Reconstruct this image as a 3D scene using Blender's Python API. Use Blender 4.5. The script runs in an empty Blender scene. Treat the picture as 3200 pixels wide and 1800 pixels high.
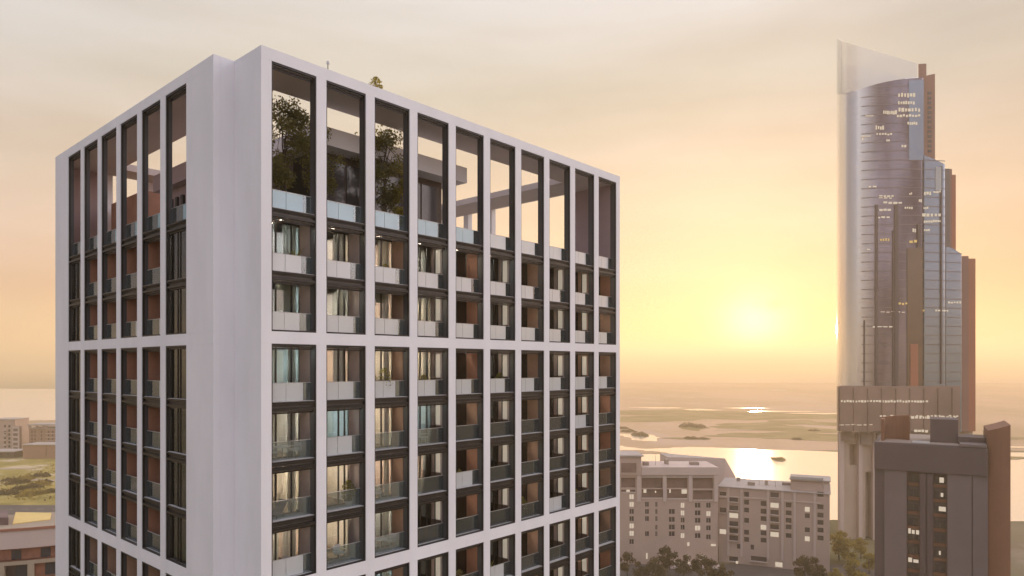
import bpy, math, random
from mathutils import Vector, Matrix
R = math.radians
sc = bpy.context.scene
COL = sc.collection

# ------------------------------------------------------------------ camera, sky, sun, exposure
F = 2171.0; HZ = 1143.0; EYE = 75.0            # focal length and horizon row in pixels of a 3200 px wide frame
cam_d = bpy.data.cameras.new('camera'); cam = bpy.data.objects.new('camera', cam_d); COL.objects.link(cam)
cam_d.sensor_width = 36; cam_d.lens = F / 3200 * 36; cam_d.shift_y = (HZ - 900) / 3200
cam_d.clip_start = 0.1; cam_d.clip_end = 80000
cam.location = (0, 0, EYE); cam.rotation_euler = (R(90), 0, 0)
sc.camera = cam
SUN_AZ, SUN_EL = R(19.2), R(2.8)
SUN = Vector((math.sin(SUN_AZ) * math.cos(SUN_EL), math.cos(SUN_AZ) * math.cos(SUN_EL), math.sin(SUN_EL)))
sd = bpy.data.lights.new('sun', 'SUN'); sun = bpy.data.objects.new('sun', sd); COL.objects.link(sun)
sd.energy = 4.8; sd.angle = R(0.5); sd.color = (1.0, 0.71, 0.46)
sun.rotation_euler = SUN.to_track_quat('Z', 'Y').to_euler(); sun.location = (0, 0, 300)

def N(nt, t, **kw):
    n = nt.nodes.new(t)
    for k, v in kw.items():
        if k.startswith('i_'):
            n.inputs[k[2:].replace('_', ' ')].default_value = v
        else: setattr(n, k, v)
    return n
def mathn(nt, op, a, b=None, c=None, clamp=False):
    n = nt.nodes.new('ShaderNodeMath'); n.operation = op; n.use_clamp = clamp
    for i, v in enumerate((a, b, c)):
        if v is None: continue
        if isinstance(v, (int, float)): n.inputs[i].default_value = v
        else: nt.links.new(v, n.inputs[i])
    return n.outputs[0]
def ramp(nt, fac, stops):
    n = nt.nodes.new('ShaderNodeValToRGB'); nt.links.new(fac, n.inputs[0]); e = n.color_ramp.elements
    while len(e) < len(stops): e.new(0.5)
    for el, (p, c) in zip(e, stops): el.position = p; el.color = tuple(c) + (1,)
    return n.outputs[0]
def mix(nt, fac, a, b, mode='MIX'):
    n = nt.nodes.new('ShaderNodeMix'); n.data_type = 'RGBA'; n.blend_type = mode; n.clamp_result = False
    for i, v in ((0, fac), (6, a), (7, b)):
        if isinstance(v, (int, float)): n.inputs[i].default_value = v
        elif isinstance(v, tuple): n.inputs[i].default_value = v + (1,) if len(v) == 3 else v
        else: nt.links.new(v, n.inputs[i])
    return n.outputs[2]

world = bpy.data.worlds.new('World'); sc.world = world; world.use_nodes = True
wt = world.node_tree; wt.nodes.clear()
tc = N(wt, 'ShaderNodeTexCoord'); gen = tc.outputs['Generated']
nrm = N(wt, 'ShaderNodeVectorMath', operation='NORMALIZE'); wt.links.new(gen, nrm.inputs[0])
sep = N(wt, 'ShaderNodeSeparateXYZ'); wt.links.new(nrm.outputs[0], sep.inputs[0])
dot = N(wt, 'ShaderNodeVectorMath', operation='DOT_PRODUCT'); wt.links.new(nrm.outputs[0], dot.inputs[0]); dot.inputs[1].default_value = SUN
ang = mathn(wt, 'ARCCOSINE', mathn(wt, 'MINIMUM', dot.outputs['Value'], 0.99999))     # angle from the sun
elev = mathn(wt, 'MAXIMUM', sep.outputs[2], 0.0)
# thin high overcast, by height above the horizon: warm low down, creamy, then pale lavender, raised overhead for facade light
warm = ramp(wt, elev, [(0.0, (.74, .48, .22)), (0.10, (.75, .43, .27)), (0.22, (.76, .56, .385)), (0.36, (.64, .57, .455)), (0.55, (.84, .81, .82)), (1.0, (1.25, 1.25, 1.40))])
cool = ramp(wt, elev, [(0.0, (.62, .56, .60)), (0.12, (.68, .66, .76)), (0.35, (.80, .83, 1.0)), (1.0, (1.25, 1.25, 1.40))])
side = mathn(wt, 'MULTIPLY_ADD', ang, -0.75, 1.55, clamp=True)      # 1 towards the sun, 0 away from it
base = mix(wt, side, cool, warm)
# sky darkened back left, boosted out of view right to brighten the right facade
dz_ = N(wt, 'ShaderNodeVectorMath', operation='DOT_PRODUCT'); wt.links.new(nrm.outputs[0], dz_.inputs[0]); dz_.inputs[1].default_value = (math.sin(R(85)), math.cos(R(85)), 0)
kf = mathn(wt, 'MULTIPLY_ADD', dz_.outputs['Value'], .5, .5, clamp=True)
base = mix(wt, 1.0, base, ramp(wt, kf, [(0.0, (.12, .14, .22)), (.12, (.36, .40, .50)), (.22, (.95, .93, .90)), (.5, (1.0, 1.0, 1.0)), (.68, (.98, .97, .97)), (.83, (.84, .80, .80)), (1.0, (3.6, 3.6, 3.8))]), 'MULTIPLY')
# streaks of cloud
mp = N(wt, 'ShaderNodeMapping'); mp.inputs['Scale'].default_value = (1.6, 1.6, 9.0); wt.links.new(nrm.outputs[0], mp.inputs[0])
nz = N(wt, 'ShaderNodeTexNoise', i_Scale=1.5, i_Detail=6.0, i_Roughness=.5); wt.links.new(mp.outputs[0], nz.inputs['Vector'])
cl = mathn(wt, 'MULTIPLY_ADD', nz.outputs[0], 0.70, 0.69)
comb = N(wt, 'ShaderNodeCombineColor')
wt.links.new(mathn(wt, 'POWER', cl, 0.8), comb.inputs[0]); wt.links.new(cl, comb.inputs[1]); wt.links.new(mathn(wt, 'POWER', cl, 1.35), comb.inputs[2])
base = mix(wt, 1.0, base, comb.outputs[0], 'MULTIPLY')
def glow(width, col, power=1.0):
    g = mathn(wt, 'EXPONENT', mathn(wt, 'MULTIPLY', mathn(wt, 'POWER', mathn(wt, 'DIVIDE', ang, R(width)), power), -1.0))
    m = N(wt, 'ShaderNodeVectorMath', operation='SCALE'); m.inputs[0].default_value = col; wt.links.new(g, m.inputs['Scale']); return m.outputs[0]
tot = base
for g in (glow(7.0, (.16, .05, .03), 1.4), glow(2.3, (.9, .85, .9), 2.0)):
    tot = mix(wt, 1.0, tot, g, 'ADD')
# a small smudge of cloud just beside the sun
def smudge(az, el, wa, we, k, tot):
    d = Vector((math.sin(R(az)) * math.cos(R(el)), math.cos(R(az)) * math.cos(R(el)), math.sin(R(el))))
    t = Vector((math.cos(R(az)), -math.sin(R(az)), 0)); u = d.cross(t)
    def comp(v):
        n = N(wt, 'ShaderNodeVectorMath', operation='DOT_PRODUCT'); wt.links.new(nrm.outputs[0], n.inputs[0]); n.inputs[1].default_value = v; return n.outputs['Value']
    a = mathn(wt, 'POWER', mathn(wt, 'DIVIDE', comp(t), R(wa)), 2.0); b = mathn(wt, 'POWER', mathn(wt, 'DIVIDE', comp(u), R(we)), 2.0)
    n2 = N(wt, 'ShaderNodeTexNoise', i_Scale=60.0, i_Detail=4.0); wt.links.new(nrm.outputs[0], n2.inputs['Vector'])
    r = mathn(wt, 'ADD', mathn(wt, 'ADD', a, b), mathn(wt, 'MULTIPLY_ADD', n2.outputs[0], 3.0, -1.5))
    g = mathn(wt, 'MULTIPLY', mathn(wt, 'GREATER_THAN', dot.outputs['Value'], 0.0), mathn(wt, 'EXPONENT', mathn(wt, 'MULTIPLY', mathn(wt, 'MAXIMUM', r, 0.0), -1.2)))
    return mix(wt, mathn(wt, 'MULTIPLY', g, k), tot, (.58, .44, .30))
tot = smudge(20.6, 4.7, 1.1, .5, .75, tot); tot = smudge(23.2, 5.0, .9, .35, .6, tot)
sky = N(wt, 'ShaderNodeTexSky', sky_type='NISHITA', sun_disc=False, sun_elevation=SUN_EL, sun_rotation=SUN_AZ, air_density=1.0, dust_density=1.0, ozone_density=2.0)
b1 = N(wt, 'ShaderNodeBackground'); b1.inputs[1].default_value = 0.05; wt.links.new(sky.outputs[0], b1.inputs[0])
b2 = N(wt, 'ShaderNodeBackground'); b2.inputs[1].default_value = 0.95; wt.links.new(tot, b2.inputs[0])
ad = N(wt, 'ShaderNodeAddShader'); wt.links.new(b1.outputs[0], ad.inputs[0]); wt.links.new(b2.outputs[0], ad.inputs[1])
wo = N(wt, 'ShaderNodeOutputWorld'); wt.links.new(ad.outputs[0], wo.inputs[0])

vs = sc.view_settings; vs.view_transform = 'Standard'; vs.look = 'None'; vs.exposure = 0.0; vs.gamma = 1.0; vs.use_curve_mapping = False
HAZE_DENSITY = 0.00042
cy = sc.cycles
cy.max_bounces = 10; cy.diffuse_bounces = 4; cy.glossy_bounces = 4; cy.transmission_bounces = 4; cy.transparent_max_bounces = 24; cy.volume_bounces = 2
cy.use_denoising = True; cy.sample_clamp_indirect = 6.0; cy.caustics_reflective = False; cy.caustics_refractive = False
random.seed(7)

# ------------------------------------------------------------------ materials
M = {}
def mat(name, col, rough=.6, metal=0.0, spec=.5, var=0.0, vscale=1.0, bump=0.0, bscale=8.0, stretch=(1, 1, 1), emis=None, estr=0.0, col2=None, trans=None, coat=0.0):
    m = bpy.data.materials.new(name); m.use_nodes = True; nt = m.node_tree; nt.nodes.clear()
    p = N(nt, 'ShaderNodeBsdfPrincipled'); o = N(nt, 'ShaderNodeOutputMaterial'); nt.links.new(p.outputs[0], o.inputs[0])
    p.inputs['Roughness'].default_value = rough; p.inputs['Metallic'].default_value = metal; p.inputs['Specular IOR Level'].default_value = spec
    p.inputs['Base Color'].default_value = tuple(col) + (1,); p.inputs['Coat Weight'].default_value = coat
    if var or bump or col2:
        t = N(nt, 'ShaderNodeTexCoord'); mpp = N(nt, 'ShaderNodeMapping'); mpp.inputs['Scale'].default_value = stretch; nt.links.new(t.outputs['Object'], mpp.inputs[0])
        n = N(nt, 'ShaderNodeTexNoise', i_Scale=vscale, i_Detail=7.0, i_Roughness=.6); nt.links.new(mpp.outputs[0], n.inputs['Vector'])
        c2 = col2 or tuple(max(0, c * (1 - var)) for c in col)
        f = ramp(nt, n.outputs[0], [(.35, (0, 0, 0)), (.65, (1, 1, 1))])
        nt.links.new(mix(nt, f, tuple(col), tuple(c2)), p.inputs['Base Color'])
        if bump:
            n2 = N(nt, 'ShaderNodeTexNoise', i_Scale=bscale, i_Detail=5.0); nt.links.new(mpp.outputs[0], n2.inputs['Vector'])
            bb = N(nt, 'ShaderNodeBump', i_Strength=bump, i_Distance=.02); nt.links.new(n2.outputs[0], bb.inputs['Height']); nt.links.new(bb.outputs[0], p.inputs['Normal'])
    if emis: p.inputs['Emission Color'].default_value = tuple(emis) + (1,); p.inputs['Emission Strength'].default_value = estr
    M[name] = m; return m
def glassmat(name, tint, base_refl=.06, rough=.02, body=None, bodyw=0.0, through=.22):
    """thin sheet of glass: see-through, with mirror reflection rising at grazing angles, and optional pale body"""
    m = bpy.data.materials.new(name); m.use_nodes = True; nt = m.node_tree; nt.nodes.clear()
    tr = N(nt, 'ShaderNodeBsdfTransparent'); tr.inputs[0].default_value = tuple(tint) + (1,)
    gl = N(nt, 'ShaderNodeBsdfGlossy'); gl.inputs['Roughness'].default_value = rough; gl.inputs[0].default_value = (.9, .93, .95, 1)
    lw = N(nt, 'ShaderNodeFresnel', i_IOR=1.5)
    f = mathn(nt, 'ADD', lw.outputs[0], base_refl, clamp=True)
    src = tr.outputs[0]
    if body:
        df = N(nt, 'ShaderNodeBsdfDiffuse'); df.inputs[0].default_value = tuple(body) + (1,)
        tl = N(nt, 'ShaderNodeBsdfTranslucent'); tl.inputs[0].default_value = tuple(body) + (1,)
        m0 = N(nt, 'ShaderNodeMixShader'); m0.inputs[0].default_value = through; nt.links.new(df.outputs[0], m0.inputs[1]); nt.links.new(tl.outputs[0], m0.inputs[2])
        m1 = N(nt, 'ShaderNodeMixShader'); m1.inputs[0].default_value = bodyw; nt.links.new(tr.outputs[0], m1.inputs[1]); nt.links.new(m0.outputs[0], m1.inputs[2]); src = m1.outputs[0]
    ms = N(nt, 'ShaderNodeMixShader'); nt.links.new(f, ms.inputs[0]); nt.links.new(src, ms.inputs[1]); nt.links.new(gl.outputs[0], ms.inputs[2])
    o = N(nt, 'ShaderNodeOutputMaterial'); nt.links.new(ms.outputs[0], o.inputs[0]); M[name] = m; return m
def emat(name, col, s):
    m = bpy.data.materials.new(name); m.use_nodes = True; nt = m.node_tree; nt.nodes.clear()
    e = N(nt, 'ShaderNodeEmission'); e.inputs[0].default_value = tuple(col) + (1,); e.inputs[1].default_value = s
    o = N(nt, 'ShaderNodeOutputMaterial'); nt.links.new(e.outputs[0], o.inputs[0]); M[name] = m; return m

mat('facade', (.85, .835, .87), rough=.55, var=.09, vscale=.35, bump=.05, bscale=30, stretch=(1, 1, .3))
mat('bronze', (.022, .018, .017), rough=.4, metal=.3, var=.3, vscale=2)
mat('dark_liner', (.065, .065, .072), rough=.5, var=.25, vscale=.8, stretch=(1, 1, .2))
mat('slab_metal', (.07, .06, .055), rough=.45, metal=.2, var=.3, vscale=1.5)
mat('sill_pale', (.55, .53, .52), rough=.6, var=.2, vscale=3)
mat('ceiling', (.50, .46, .44), rough=.8, var=.1, vscale=.5)
mat('soffit', (.50, .42, .39), rough=.75, var=.12, vscale=.3)
mat('terracotta', (.38, .175, .11), rough=.75, var=.25, vscale=.9, bump=.1, bscale=20)
mat('brown_wall', (.40, .24, .165), rough=.75, var=.25, vscale=.9, bump=.1, bscale=20)
mat('mauve_wall', (.38, .27, .27), rough=.75, var=.12, vscale=.5)
mat('grey_wall', (.42, .34, .315), rough=.7, var=.2, vscale=.8)
mat('dark_brown', (.10, .065, .05), rough=.55, var=.3, vscale=.6)
mat('canopy_white', (.72, .68, .69), rough=.6, var=.05, vscale=.4)
mat('room_cream', (.70, .62, .53), rough=.85, var=.15, vscale=.7)
mat('room_pink', (.68, .53, .46), rough=.85, var=.15, vscale=.7)
mat('room_teal', (.46, .52, .52), rough=.85, var=.2, vscale=.7)
mat('room_grey', (.52, .50, .48), rough=.85, var=.2, vscale=.7)
mat('curtain', (.82, .78, .71), rough=.9, var=.15, vscale=3, stretch=(1, 1, .1))
mat('curtain_grey', (.55, .54, .55), rough=.9, var=.15, vscale=3, stretch=(1, 1, .1))
mat('sheer_white', (.90, .88, .86), rough=.9, var=.08, vscale=3, stretch=(1, 1, .1))
mat('wood', (.22, .12, .06), rough=.5, var=.4, vscale=4, stretch=(1, 1, 6))
mat('fabric_white', (.7, .67, .64), rough=.9, var=.1, vscale=6)
mat('fabric_dark', (.06, .055, .055), rough=.8, var=.2, vscale=6)
mat('pot', (.45, .40, .36), rough=.8, var=.3, vscale=8)
mat('pot_white', (.7, .68, .66), rough=.7, var=.1, vscale=8)
mat('leaf_dark', (.12, .125, .035), rough=.6, col2=(.20, .18, .055), vscale=1.5)
mat('leaf_gold', (.34, .28, .04), rough=.6, col2=(.16, .16, .03), vscale=2)
mat('leaf_far', (.12, .095, .045), rough=.8, col2=(.06, .052, .028), vscale=.25)
mat('leaf_sunny', (.32, .26, .07), rough=.8, col2=(.17, .15, .045), vscale=.25)  # golden sunlit tone put into the leaf colour
mat('bark', (.12, .085, .06), rough=.9, var=.4, vscale=6, stretch=(1, 1, .2))
for nm_ in ('curtain', 'curtain_grey', 'leaf_dark', 'leaf_gold', 'leaf_far', 'leaf_sunny'):
    nt = M[nm_].node_tree; p = [n for n in nt.nodes if n.type == 'BSDF_PRINCIPLED'][0]; o = [n for n in nt.nodes if n.type == 'OUTPUT_MATERIAL'][0]
    tl = N(nt, 'ShaderNodeBsdfTranslucent'); src_ = p.inputs['Base Color'].links[0].from_socket
    nt.links.new(mix(nt, 1.0, src_, (1.8, 1.5, .6) if 'leaf' in nm_ else (1.0, 1.0, 1.0), 'MULTIPLY'), tl.inputs[0]); ms = N(nt, 'ShaderNodeMixShader'); ms.inputs[0].default_value = .45 if 'leaf' in nm_ else .28
    nt.links.new(p.outputs[0], ms.inputs[1]); nt.links.new(tl.outputs[0], ms.inputs[2]); nt.links.new(ms.outputs[0], o.inputs[0])
glassmat('glass_clear', (.86, .90, .88))
glassmat('glass_smoke', (.62, .60, .60), base_refl=.08)
glassmat('glass_rail', (.78, .88, .90), base_refl=.08, body=(.60, .72, .74), bodyw=.10)
glassmat('glass_faint', (.86, .92, .92), base_refl=.05, body=(.6, .68, .68), bodyw=.07)
glassmat('glass_frost', (.85, .88, .88), base_refl=.06, body=(.84, .86, .86), bodyw=.84)
glassmat('glass_frost_blue', (.80, .90, .92), base_refl=.08, body=(.40, .64, .72), bodyw=.80)
emat('lamp_warm', (1.0, .82, .66), 135); emat('lamp_cool', (.92, .98, 1.0), 90); emat('lamp_dim', (1.0, .86, .72), 120)
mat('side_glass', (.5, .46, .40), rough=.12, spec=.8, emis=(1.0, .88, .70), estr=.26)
emat('spot', (1.0, .82, .62), 90)
emat('window_lit', (1.0, .84, .66), .62); emat('window_amber', (1.0, .68, .24), .6)
mat('far_wall', (.52, .385, .32), rough=.85, var=.12, vscale=.08)
mat('far_wall_light', (.60, .48, .43), rough=.85, var=.1, vscale=.08)
mat('far_recess', (.22, .14, .12), rough=.8, var=.25, vscale=.3)
mat('far_glass', (.055, .05, .06), rough=.12, spec=.7)
mat('roof_far', (.46, .40, .37), rough=.9, var=.15, vscale=.12)
mat('tower_dark', (.095, .068, .074), rough=.55, var=.12, vscale=.12)
mat('tower_panel', (.17, .135, .14), rough=.5, var=.12, vscale=.15)
mat('tower_brown', (.24, .105, .06), rough=.6, var=.2, vscale=.1)
mat('fin_brown', (.30, .15, .12), rough=.6, var=.15, vscale=.05)
mat('fin_rust', (.42, .15, .085), rough=.6, var=.15, vscale=.05)
mat('concrete_dim', (.33, .26, .22), rough=.8, var=.2, vscale=.1)
mat('metal_light', (.5, .48, .47), rough=.4, metal=.4)

# ------------------------------------------------------------------ mesh helpers
class MB:
    def __init__(s): s.v = []; s.f = []; s.mi = []; s.mats = []; s.sm = False
    def m(s, name):
        if name not in s.mats: s.mats.append(name)
        return s.mats.index(name)
    def quad(s, a, b, c, d, mt):
        i = len(s.v); s.v += [tuple(a), tuple(b), tuple(c), tuple(d)]; s.f.append((i, i+1, i+2, i+3)); s.mi.append(s.m(mt))
    def tri(s, a, b, c, mt):
        i = len(s.v); s.v += [tuple(a), tuple(b), tuple(c)]; s.f.append((i, i+1, i+2)); s.mi.append(s.m(mt))
    def box(s, x0, x1, y0, y1, z0, z1, mt, bevel=0.0):
        i = len(s.v); k = s.m(mt)
        s.v += [(x0,y0,z0),(x1,y0,z0),(x1,y1,z0),(x0,y1,z0),(x0,y0,z1),(x1,y0,z1),(x1,y1,z1),(x0,y1,z1)]
        for q in ((0,3,2,1),(4,5,6,7),(0,1,5,4),(1,2,6,5),(2,3,7,6),(3,0,4,7)): s.f.append(tuple(i+j for j in q)); s.mi.append(k)
        return s
    def prism(s, pts, z0, z1, mt, top=None, bottom=None):
        n = len(pts); i = len(s.v); k = s.m(mt)
        z1s = z1 if isinstance(z1, (list, tuple)) else [z1] * n
        s.v += [(x, y, z0) for x, y in pts] + [(p[0], p[1], z) for p, z in zip(pts, z1s)]
        s.f.append(tuple(i + j for j in reversed(range(n)))); s.mi.append(s.m(bottom or mt))
        s.f.append(tuple(i + n + j for j in range(n))); s.mi.append(s.m(top or mt))
        for j in range(n):
            q = (j + 1) % n; s.f.append((i + j, i + q, i + n + q, i + n + j)); s.mi.append(k)
        return s
    def tube(s, a, b, r0, r1, mt, n=7):
        a = Vector(a); b = Vector(b); d = (b - a).normalized(); t = d.orthogonal().normalized(); u = d.cross(t); i = len(s.v); k = s.m(mt)
        for p, r in ((a, r0), (b, r1)):
            for j in range(n):
                th = 2 * math.pi * j / n; s.v.append(tuple(p + (t * math.cos(th) + u * math.sin(th)) * r))
        for j in range(n):
            q = (j + 1) % n; s.f.append((i + j, i + q, i + n + q, i + n + j)); s.mi.append(k)
        s.f.append(tuple(i + j for j in reversed(range(n)))); s.mi.append(k); s.f.append(tuple(i + n + j for j in range(n))); s.mi.append(k)
        return s
    def lathe(s, prof, mt, n=14, c=(0, 0, 0)):
        i = len(s.v); k = s.m(mt); m = len(prof)
        for r, z in prof:
            for j in range(n):
                th = 2 * math.pi * j / n; s.v.append((c[0] + r * math.cos(th), c[1] + r * math.sin(th), c[2] + z))
        for a in range(m - 1):
            for j in range(n):
                q = (j + 1) % n; s.f.append((i + a*n + j, i + a*n + q, i + (a+1)*n + q, i + (a+1)*n + j)); s.mi.append(k)
        s.f.append(tuple(i + j for j in reversed(range(n)))); s.mi.append(k); s.f.append(tuple(i + (m-1)*n + j for j in range(n))); s.mi.append(k)
        return s
    def leaf(s, c, size, mt, rnd, flat=0.0):
        n = Vector((rnd.gauss(0, 1), rnd.gauss(0, 1), rnd.gauss(0, 1) + flat)).normalized(); t = n.orthogonal().normalized()
        t = Matrix.Rotation(rnd.random() * 6.28, 3, n) @ t; u = n.cross(t); c = Vector(c); a = size * (.6 + .8 * rnd.random()); b = a * .55
        s.quad(c - t * a, c - u * b, c + t * a, c + u * b, mt)
    def mesh(s, name):
        me = bpy.data.meshes.new(name); me.from_pydata(s.v, [], s.f); me.update()
        for x in s.mats: me.materials.append(M[x])
        me.polygons.foreach_set('material_index', s.mi)
        if s.sm: me.polygons.foreach_set('use_smooth', [True] * len(s.f))
        return me
    def build(s, name, parent=None, loc=(0, 0, 0), rz=0.0):
        return link(name, s.mesh(name), parent, loc, rz)
def link(name, me, parent=None, loc=(0, 0, 0), rz=0.0):
    o = bpy.data.objects.new(name, me); COL.objects.link(o); o.parent = parent; o.location = loc; o.rotation_euler = (0, 0, rz); return o
def tag(o, label=None, cat=None, group=None, kind=None):
    if label: o['label'] = label
    if cat: o['category'] = cat
    if group: o['group'] = group
    if kind: o['kind'] = kind
    return o
def thing(name, label, cat, loc=(0, 0, 0), rz=0.0, group=None):
    return tag(link(name, None, None, loc, rz), label, cat, group)
def copy_tree(o, parent=None):
    c = o.copy(); COL.objects.link(c); c.parent = parent
    for ch in list(o.children): copy_tree(ch, c)
    return c
def pt(px, py, D): return Vector(((px - 1600) / F * D, D, EYE - (py - HZ) / F * D))
def ground_d(py): return EYE * F / (py - HZ)
def wall_holes(mb, w, h, holes, t, mt, x0=0.0, z0=0.0, reveal=None):
    """wall in the xz plane facing -y with real openings; holes = (x0,x1,z0,z1); reveals t deep"""
    xs = sorted({x0, w, *[q for a in holes for q in a[:2]]}); zs = sorted({z0, h, *[q for a in holes for q in a[2:4]]})
    xs = [x for x in xs if x0 <= x <= w]; zs = [z for z in zs if z0 <= z <= h]
    for a, b in zip(xs, xs[1:]):
        for c, d in zip(zs, zs[1:]):
            mx, mz = (a + b) / 2, (c + d) / 2
            if any(q[0] < mx < q[1] and q[2] < mz < q[3] for q in holes): continue
            mb.quad((a, 0, c), (b, 0, c), (b, 0, d), (a, 0, d), mt)
    rv = reveal or mt
    for a, b, c, d in [q[:4] for q in holes]:
        mb.quad((a, 0, c), (a, 0, d), (a, t, d), (a, t, c), rv); mb.quad((b, 0, c), (b, t, c), (b, t, d), (b, 0, d), rv)
        mb.quad((a, 0, c), (a, t, c), (b, t, c), (b, 0, c), rv); mb.quad((a, 0, d), (b, 0, d), (b, t, d), (a, t, d), rv)

# ------------------------------------------------------------------ ground, water, roads
def landmat(name, c1, c2, scale, c3=None, s3=1.0, rough=.95, stretch=(1, 1, 1)):
    m = bpy.data.materials.new(name); m.use_nodes = True; nt = m.node_tree; p = nt.nodes['Principled BSDF']; p.inputs['Roughness'].default_value = rough
    p.inputs['Specular IOR Level'].default_value = .15
    t = N(nt, 'ShaderNodeTexCoord'); mpp = N(nt, 'ShaderNodeMapping'); mpp.inputs['Scale'].default_value = stretch; nt.links.new(t.outputs['Object'], mpp.inputs[0])
    n = N(nt, 'ShaderNodeTexNoise', i_Scale=scale, i_Detail=9.0, i_Roughness=.65); nt.links.new(mpp.outputs[0], n.inputs['Vector'])
    c = mix(nt, ramp(nt, n.outputs[0], [(.42, (0, 0, 0)), (.58, (1, 1, 1))]), c1, c2)
    if c3:
        n3 = N(nt, 'ShaderNodeTexNoise', i_Scale=s3, i_Detail=6.0, i_Roughness=.6); nt.links.new(mpp.outputs[0], n3.inputs['Vector'])
        c = mix(nt, ramp(nt, n3.outputs[0], [(.54, (0, 0, 0)), (.62, (1, 1, 1))]), c, c3)
    nt.links.new(c, p.inputs['Base Color']); M[name] = m
landmat('ground', (.24, .19, .12), (.15, .14, .07), .012, (.32, .25, .18), .02)
landmat('flat_mud', (.54, .36, .24), (.42, .29, .17), .004, (.52, .37, .28), .009, stretch=(1, .5, 1))
landmat('marsh', (.20, .155, .06), (.30, .23, .11), .03)
landmat('grass_field', (.40, .31, .10), (.27, .22, .06), .05, (.58, .47, .32), .03)
landmat('sand', (.46, .38, .29), (.38, .30, .22), .05)
mat('asphalt', (.10, .085, .08), rough=.85, var=.2, vscale=.1)
def watermat():
    m = bpy.data.materials.new('water'); m.use_nodes = True; nt = m.node_tree; p = nt.nodes['Principled BSDF']
    p.inputs['Roughness'].default_value = .2; p.inputs['IOR'].default_value = 1.6; p.inputs['Metallic'].default_value = .75
    t = N(nt, 'ShaderNodeTexCoord')
    n = N(nt, 'ShaderNodeTexNoise', i_Scale=.004, i_Detail=6.0); mp_ = N(nt, 'ShaderNodeMapping'); mp_.inputs['Scale'].default_value = (1, 3, 1)
    nt.links.new(t.outputs['Object'], mp_.inputs[0]); nt.links.new(mp_.outputs[0], n.inputs['Vector'])
    nt.links.new(mix(nt, n.outputs[0], (1.0, .97, .93), (.90, .86, .82)), p.inputs['Base Color'])
    w = N(nt, 'ShaderNodeTexNoise', i_Scale=.35, i_Detail=4.0); nt.links.new(t.outputs['Object'], w.inputs['Vector'])
    b = N(nt, 'ShaderNodeBump', i_Strength=.06, i_Distance=.2); nt.links.new(w.outputs[0], b.inputs['Height']); nt.links.new(b.outputs[0], p.inputs['Normal']); M['water'] = m
watermat()
def sheet(name, pts, z, mt, kind='structure', **kw):
    mb = MB(); i = len(mb.v); mb.v = [(x, y, z) for x, y in pts]; mb.f = [tuple(range(len(pts)))]; mb.mi = [mb.m(mt)]
    o = mb.build(name); tag(o, kind=kind, **kw); return o
G = 30000.0
sheet('ground', [(-G, -G), (G, -G), (G, G), (-G, G)], 0.0, 'ground')
def wavy(pts, amp, n=10, seed=1):
    r = random.Random(seed); out = []
    for (x0, y0), (x1, y1) in zip(pts, pts[1:] + pts[:1]):
        L = math.hypot(x1 - x0, y1 - y0); nx, ny = -(y1 - y0) / L, (x1 - x0) / L
        for k in range(n):
            t = k / n; a = amp * (r.random() - .5) * 2 * (0 if k == 0 else 1); out.append((x0 + (x1 - x0) * t + nx * a, y0 + (y1 - y0) * t + ny * a))
    return out
def gp(px, py):
    D = ground_d(py); return ((px - 1600) / F * D, D)
sheet('mud_flat_ground', wavy([(-1500, 640), (3200, 600), (4200, 2950), (-1500, 2950)], 12, 14, 3), .10, 'flat_mud')
sheet('lagoon_water', wavy([(60, 338), (330, 330), (720, 380), (760, 600), gp(2640, 1414), gp(2150, 1397), gp(2020, 1403), gp(1925, 1392), (-60, 655), (-70, 420)], 3, 6, 5), .20, 'water')
sheet('bay_water', wavy([(-1100, 930), (-230, 985), (-330, 1500), (-600, 2230), (-2600, 2300), (-2600, 1150)], 8, 8, 6), .22, 'water')
landmat('open_sea', (.62, .47, .32), (.54, .41, .29), .0006, rough=.8)
sheet('open_sea_water', [(-300, 3010), (12000, 2900), (26000, 29000), (2500, 29000)], .24, 'open_sea')
# pale and olive bands of the flats
def patch(name, cx, cy, rx, ry, z, mt, seed, squash=0.0):
    r = random.Random(seed); n = 46; ph = [r.random() * 6.28 for _ in range(5)]; pts = []
    for k in range(n):
        a = 2 * math.pi * k / n; q = 1 + .22 * math.sin(2 * a + ph[0]) + .14 * math.sin(3 * a + ph[1]) + .09 * math.sin(7 * a + ph[2]) + .06 * math.sin(13 * a + ph[3]) + .05 * (r.random() - .5)
        pts.append((cx + rx * q * math.cos(a), cy + ry * q * math.sin(a)))
    return sheet(name, pts, z, mt)
zz = .26
for i, (px, py, wpx, hpx, mt) in enumerate([(2300, 1297, 420, 13, 'marsh'), (2060, 1308, 240, 9, 'marsh'), (2165, 1337, 40, 8, 'marsh'), (2410, 1337, 170, 14, 'marsh'), (2520, 1322, 120, 8, 'marsh'),
        (2480, 1364, 230, 12, 'marsh'), (2150, 1371, 60, 4, 'marsh'), (2000, 1366, 62, 10, 'water'), (2190, 1281, 60, 2.2, 'water'), (2440, 1286, 90, 1.8, 'water'), (2560, 1293, 80, 1.8, 'water'),
        (2330, 1276, 60, 1.5, 'water'), (2060, 1275, 90, 1.6, 'water'), (2300, 1345, 60, 1.5, 'sand'), (1990, 1413, 70, 6, 'flat_mud'), (3140, 1370, 90, 6, 'marsh'), (3120, 1432, 110, 5, 'marsh'), (3100, 1398, 140, 3, 'water')]):
    D = ground_d(py); dy = (ground_d(py - hpx) - ground_d(py + hpx)) / 2
    patch({'marsh': 'marsh_ground', 'water': 'pool_water', 'sand': 'sand_bank', 'flat_mud': 'mud_spit'}[mt], (px - 1600) / F * D, D, wpx / F * D, dy, zz + i * .01, mt, i + 30)
D = ground_d(1437); isl = patch('island', (2432 - 1600) / F * D, D, 5.4, 9, .5, 'marsh', 77)
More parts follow.
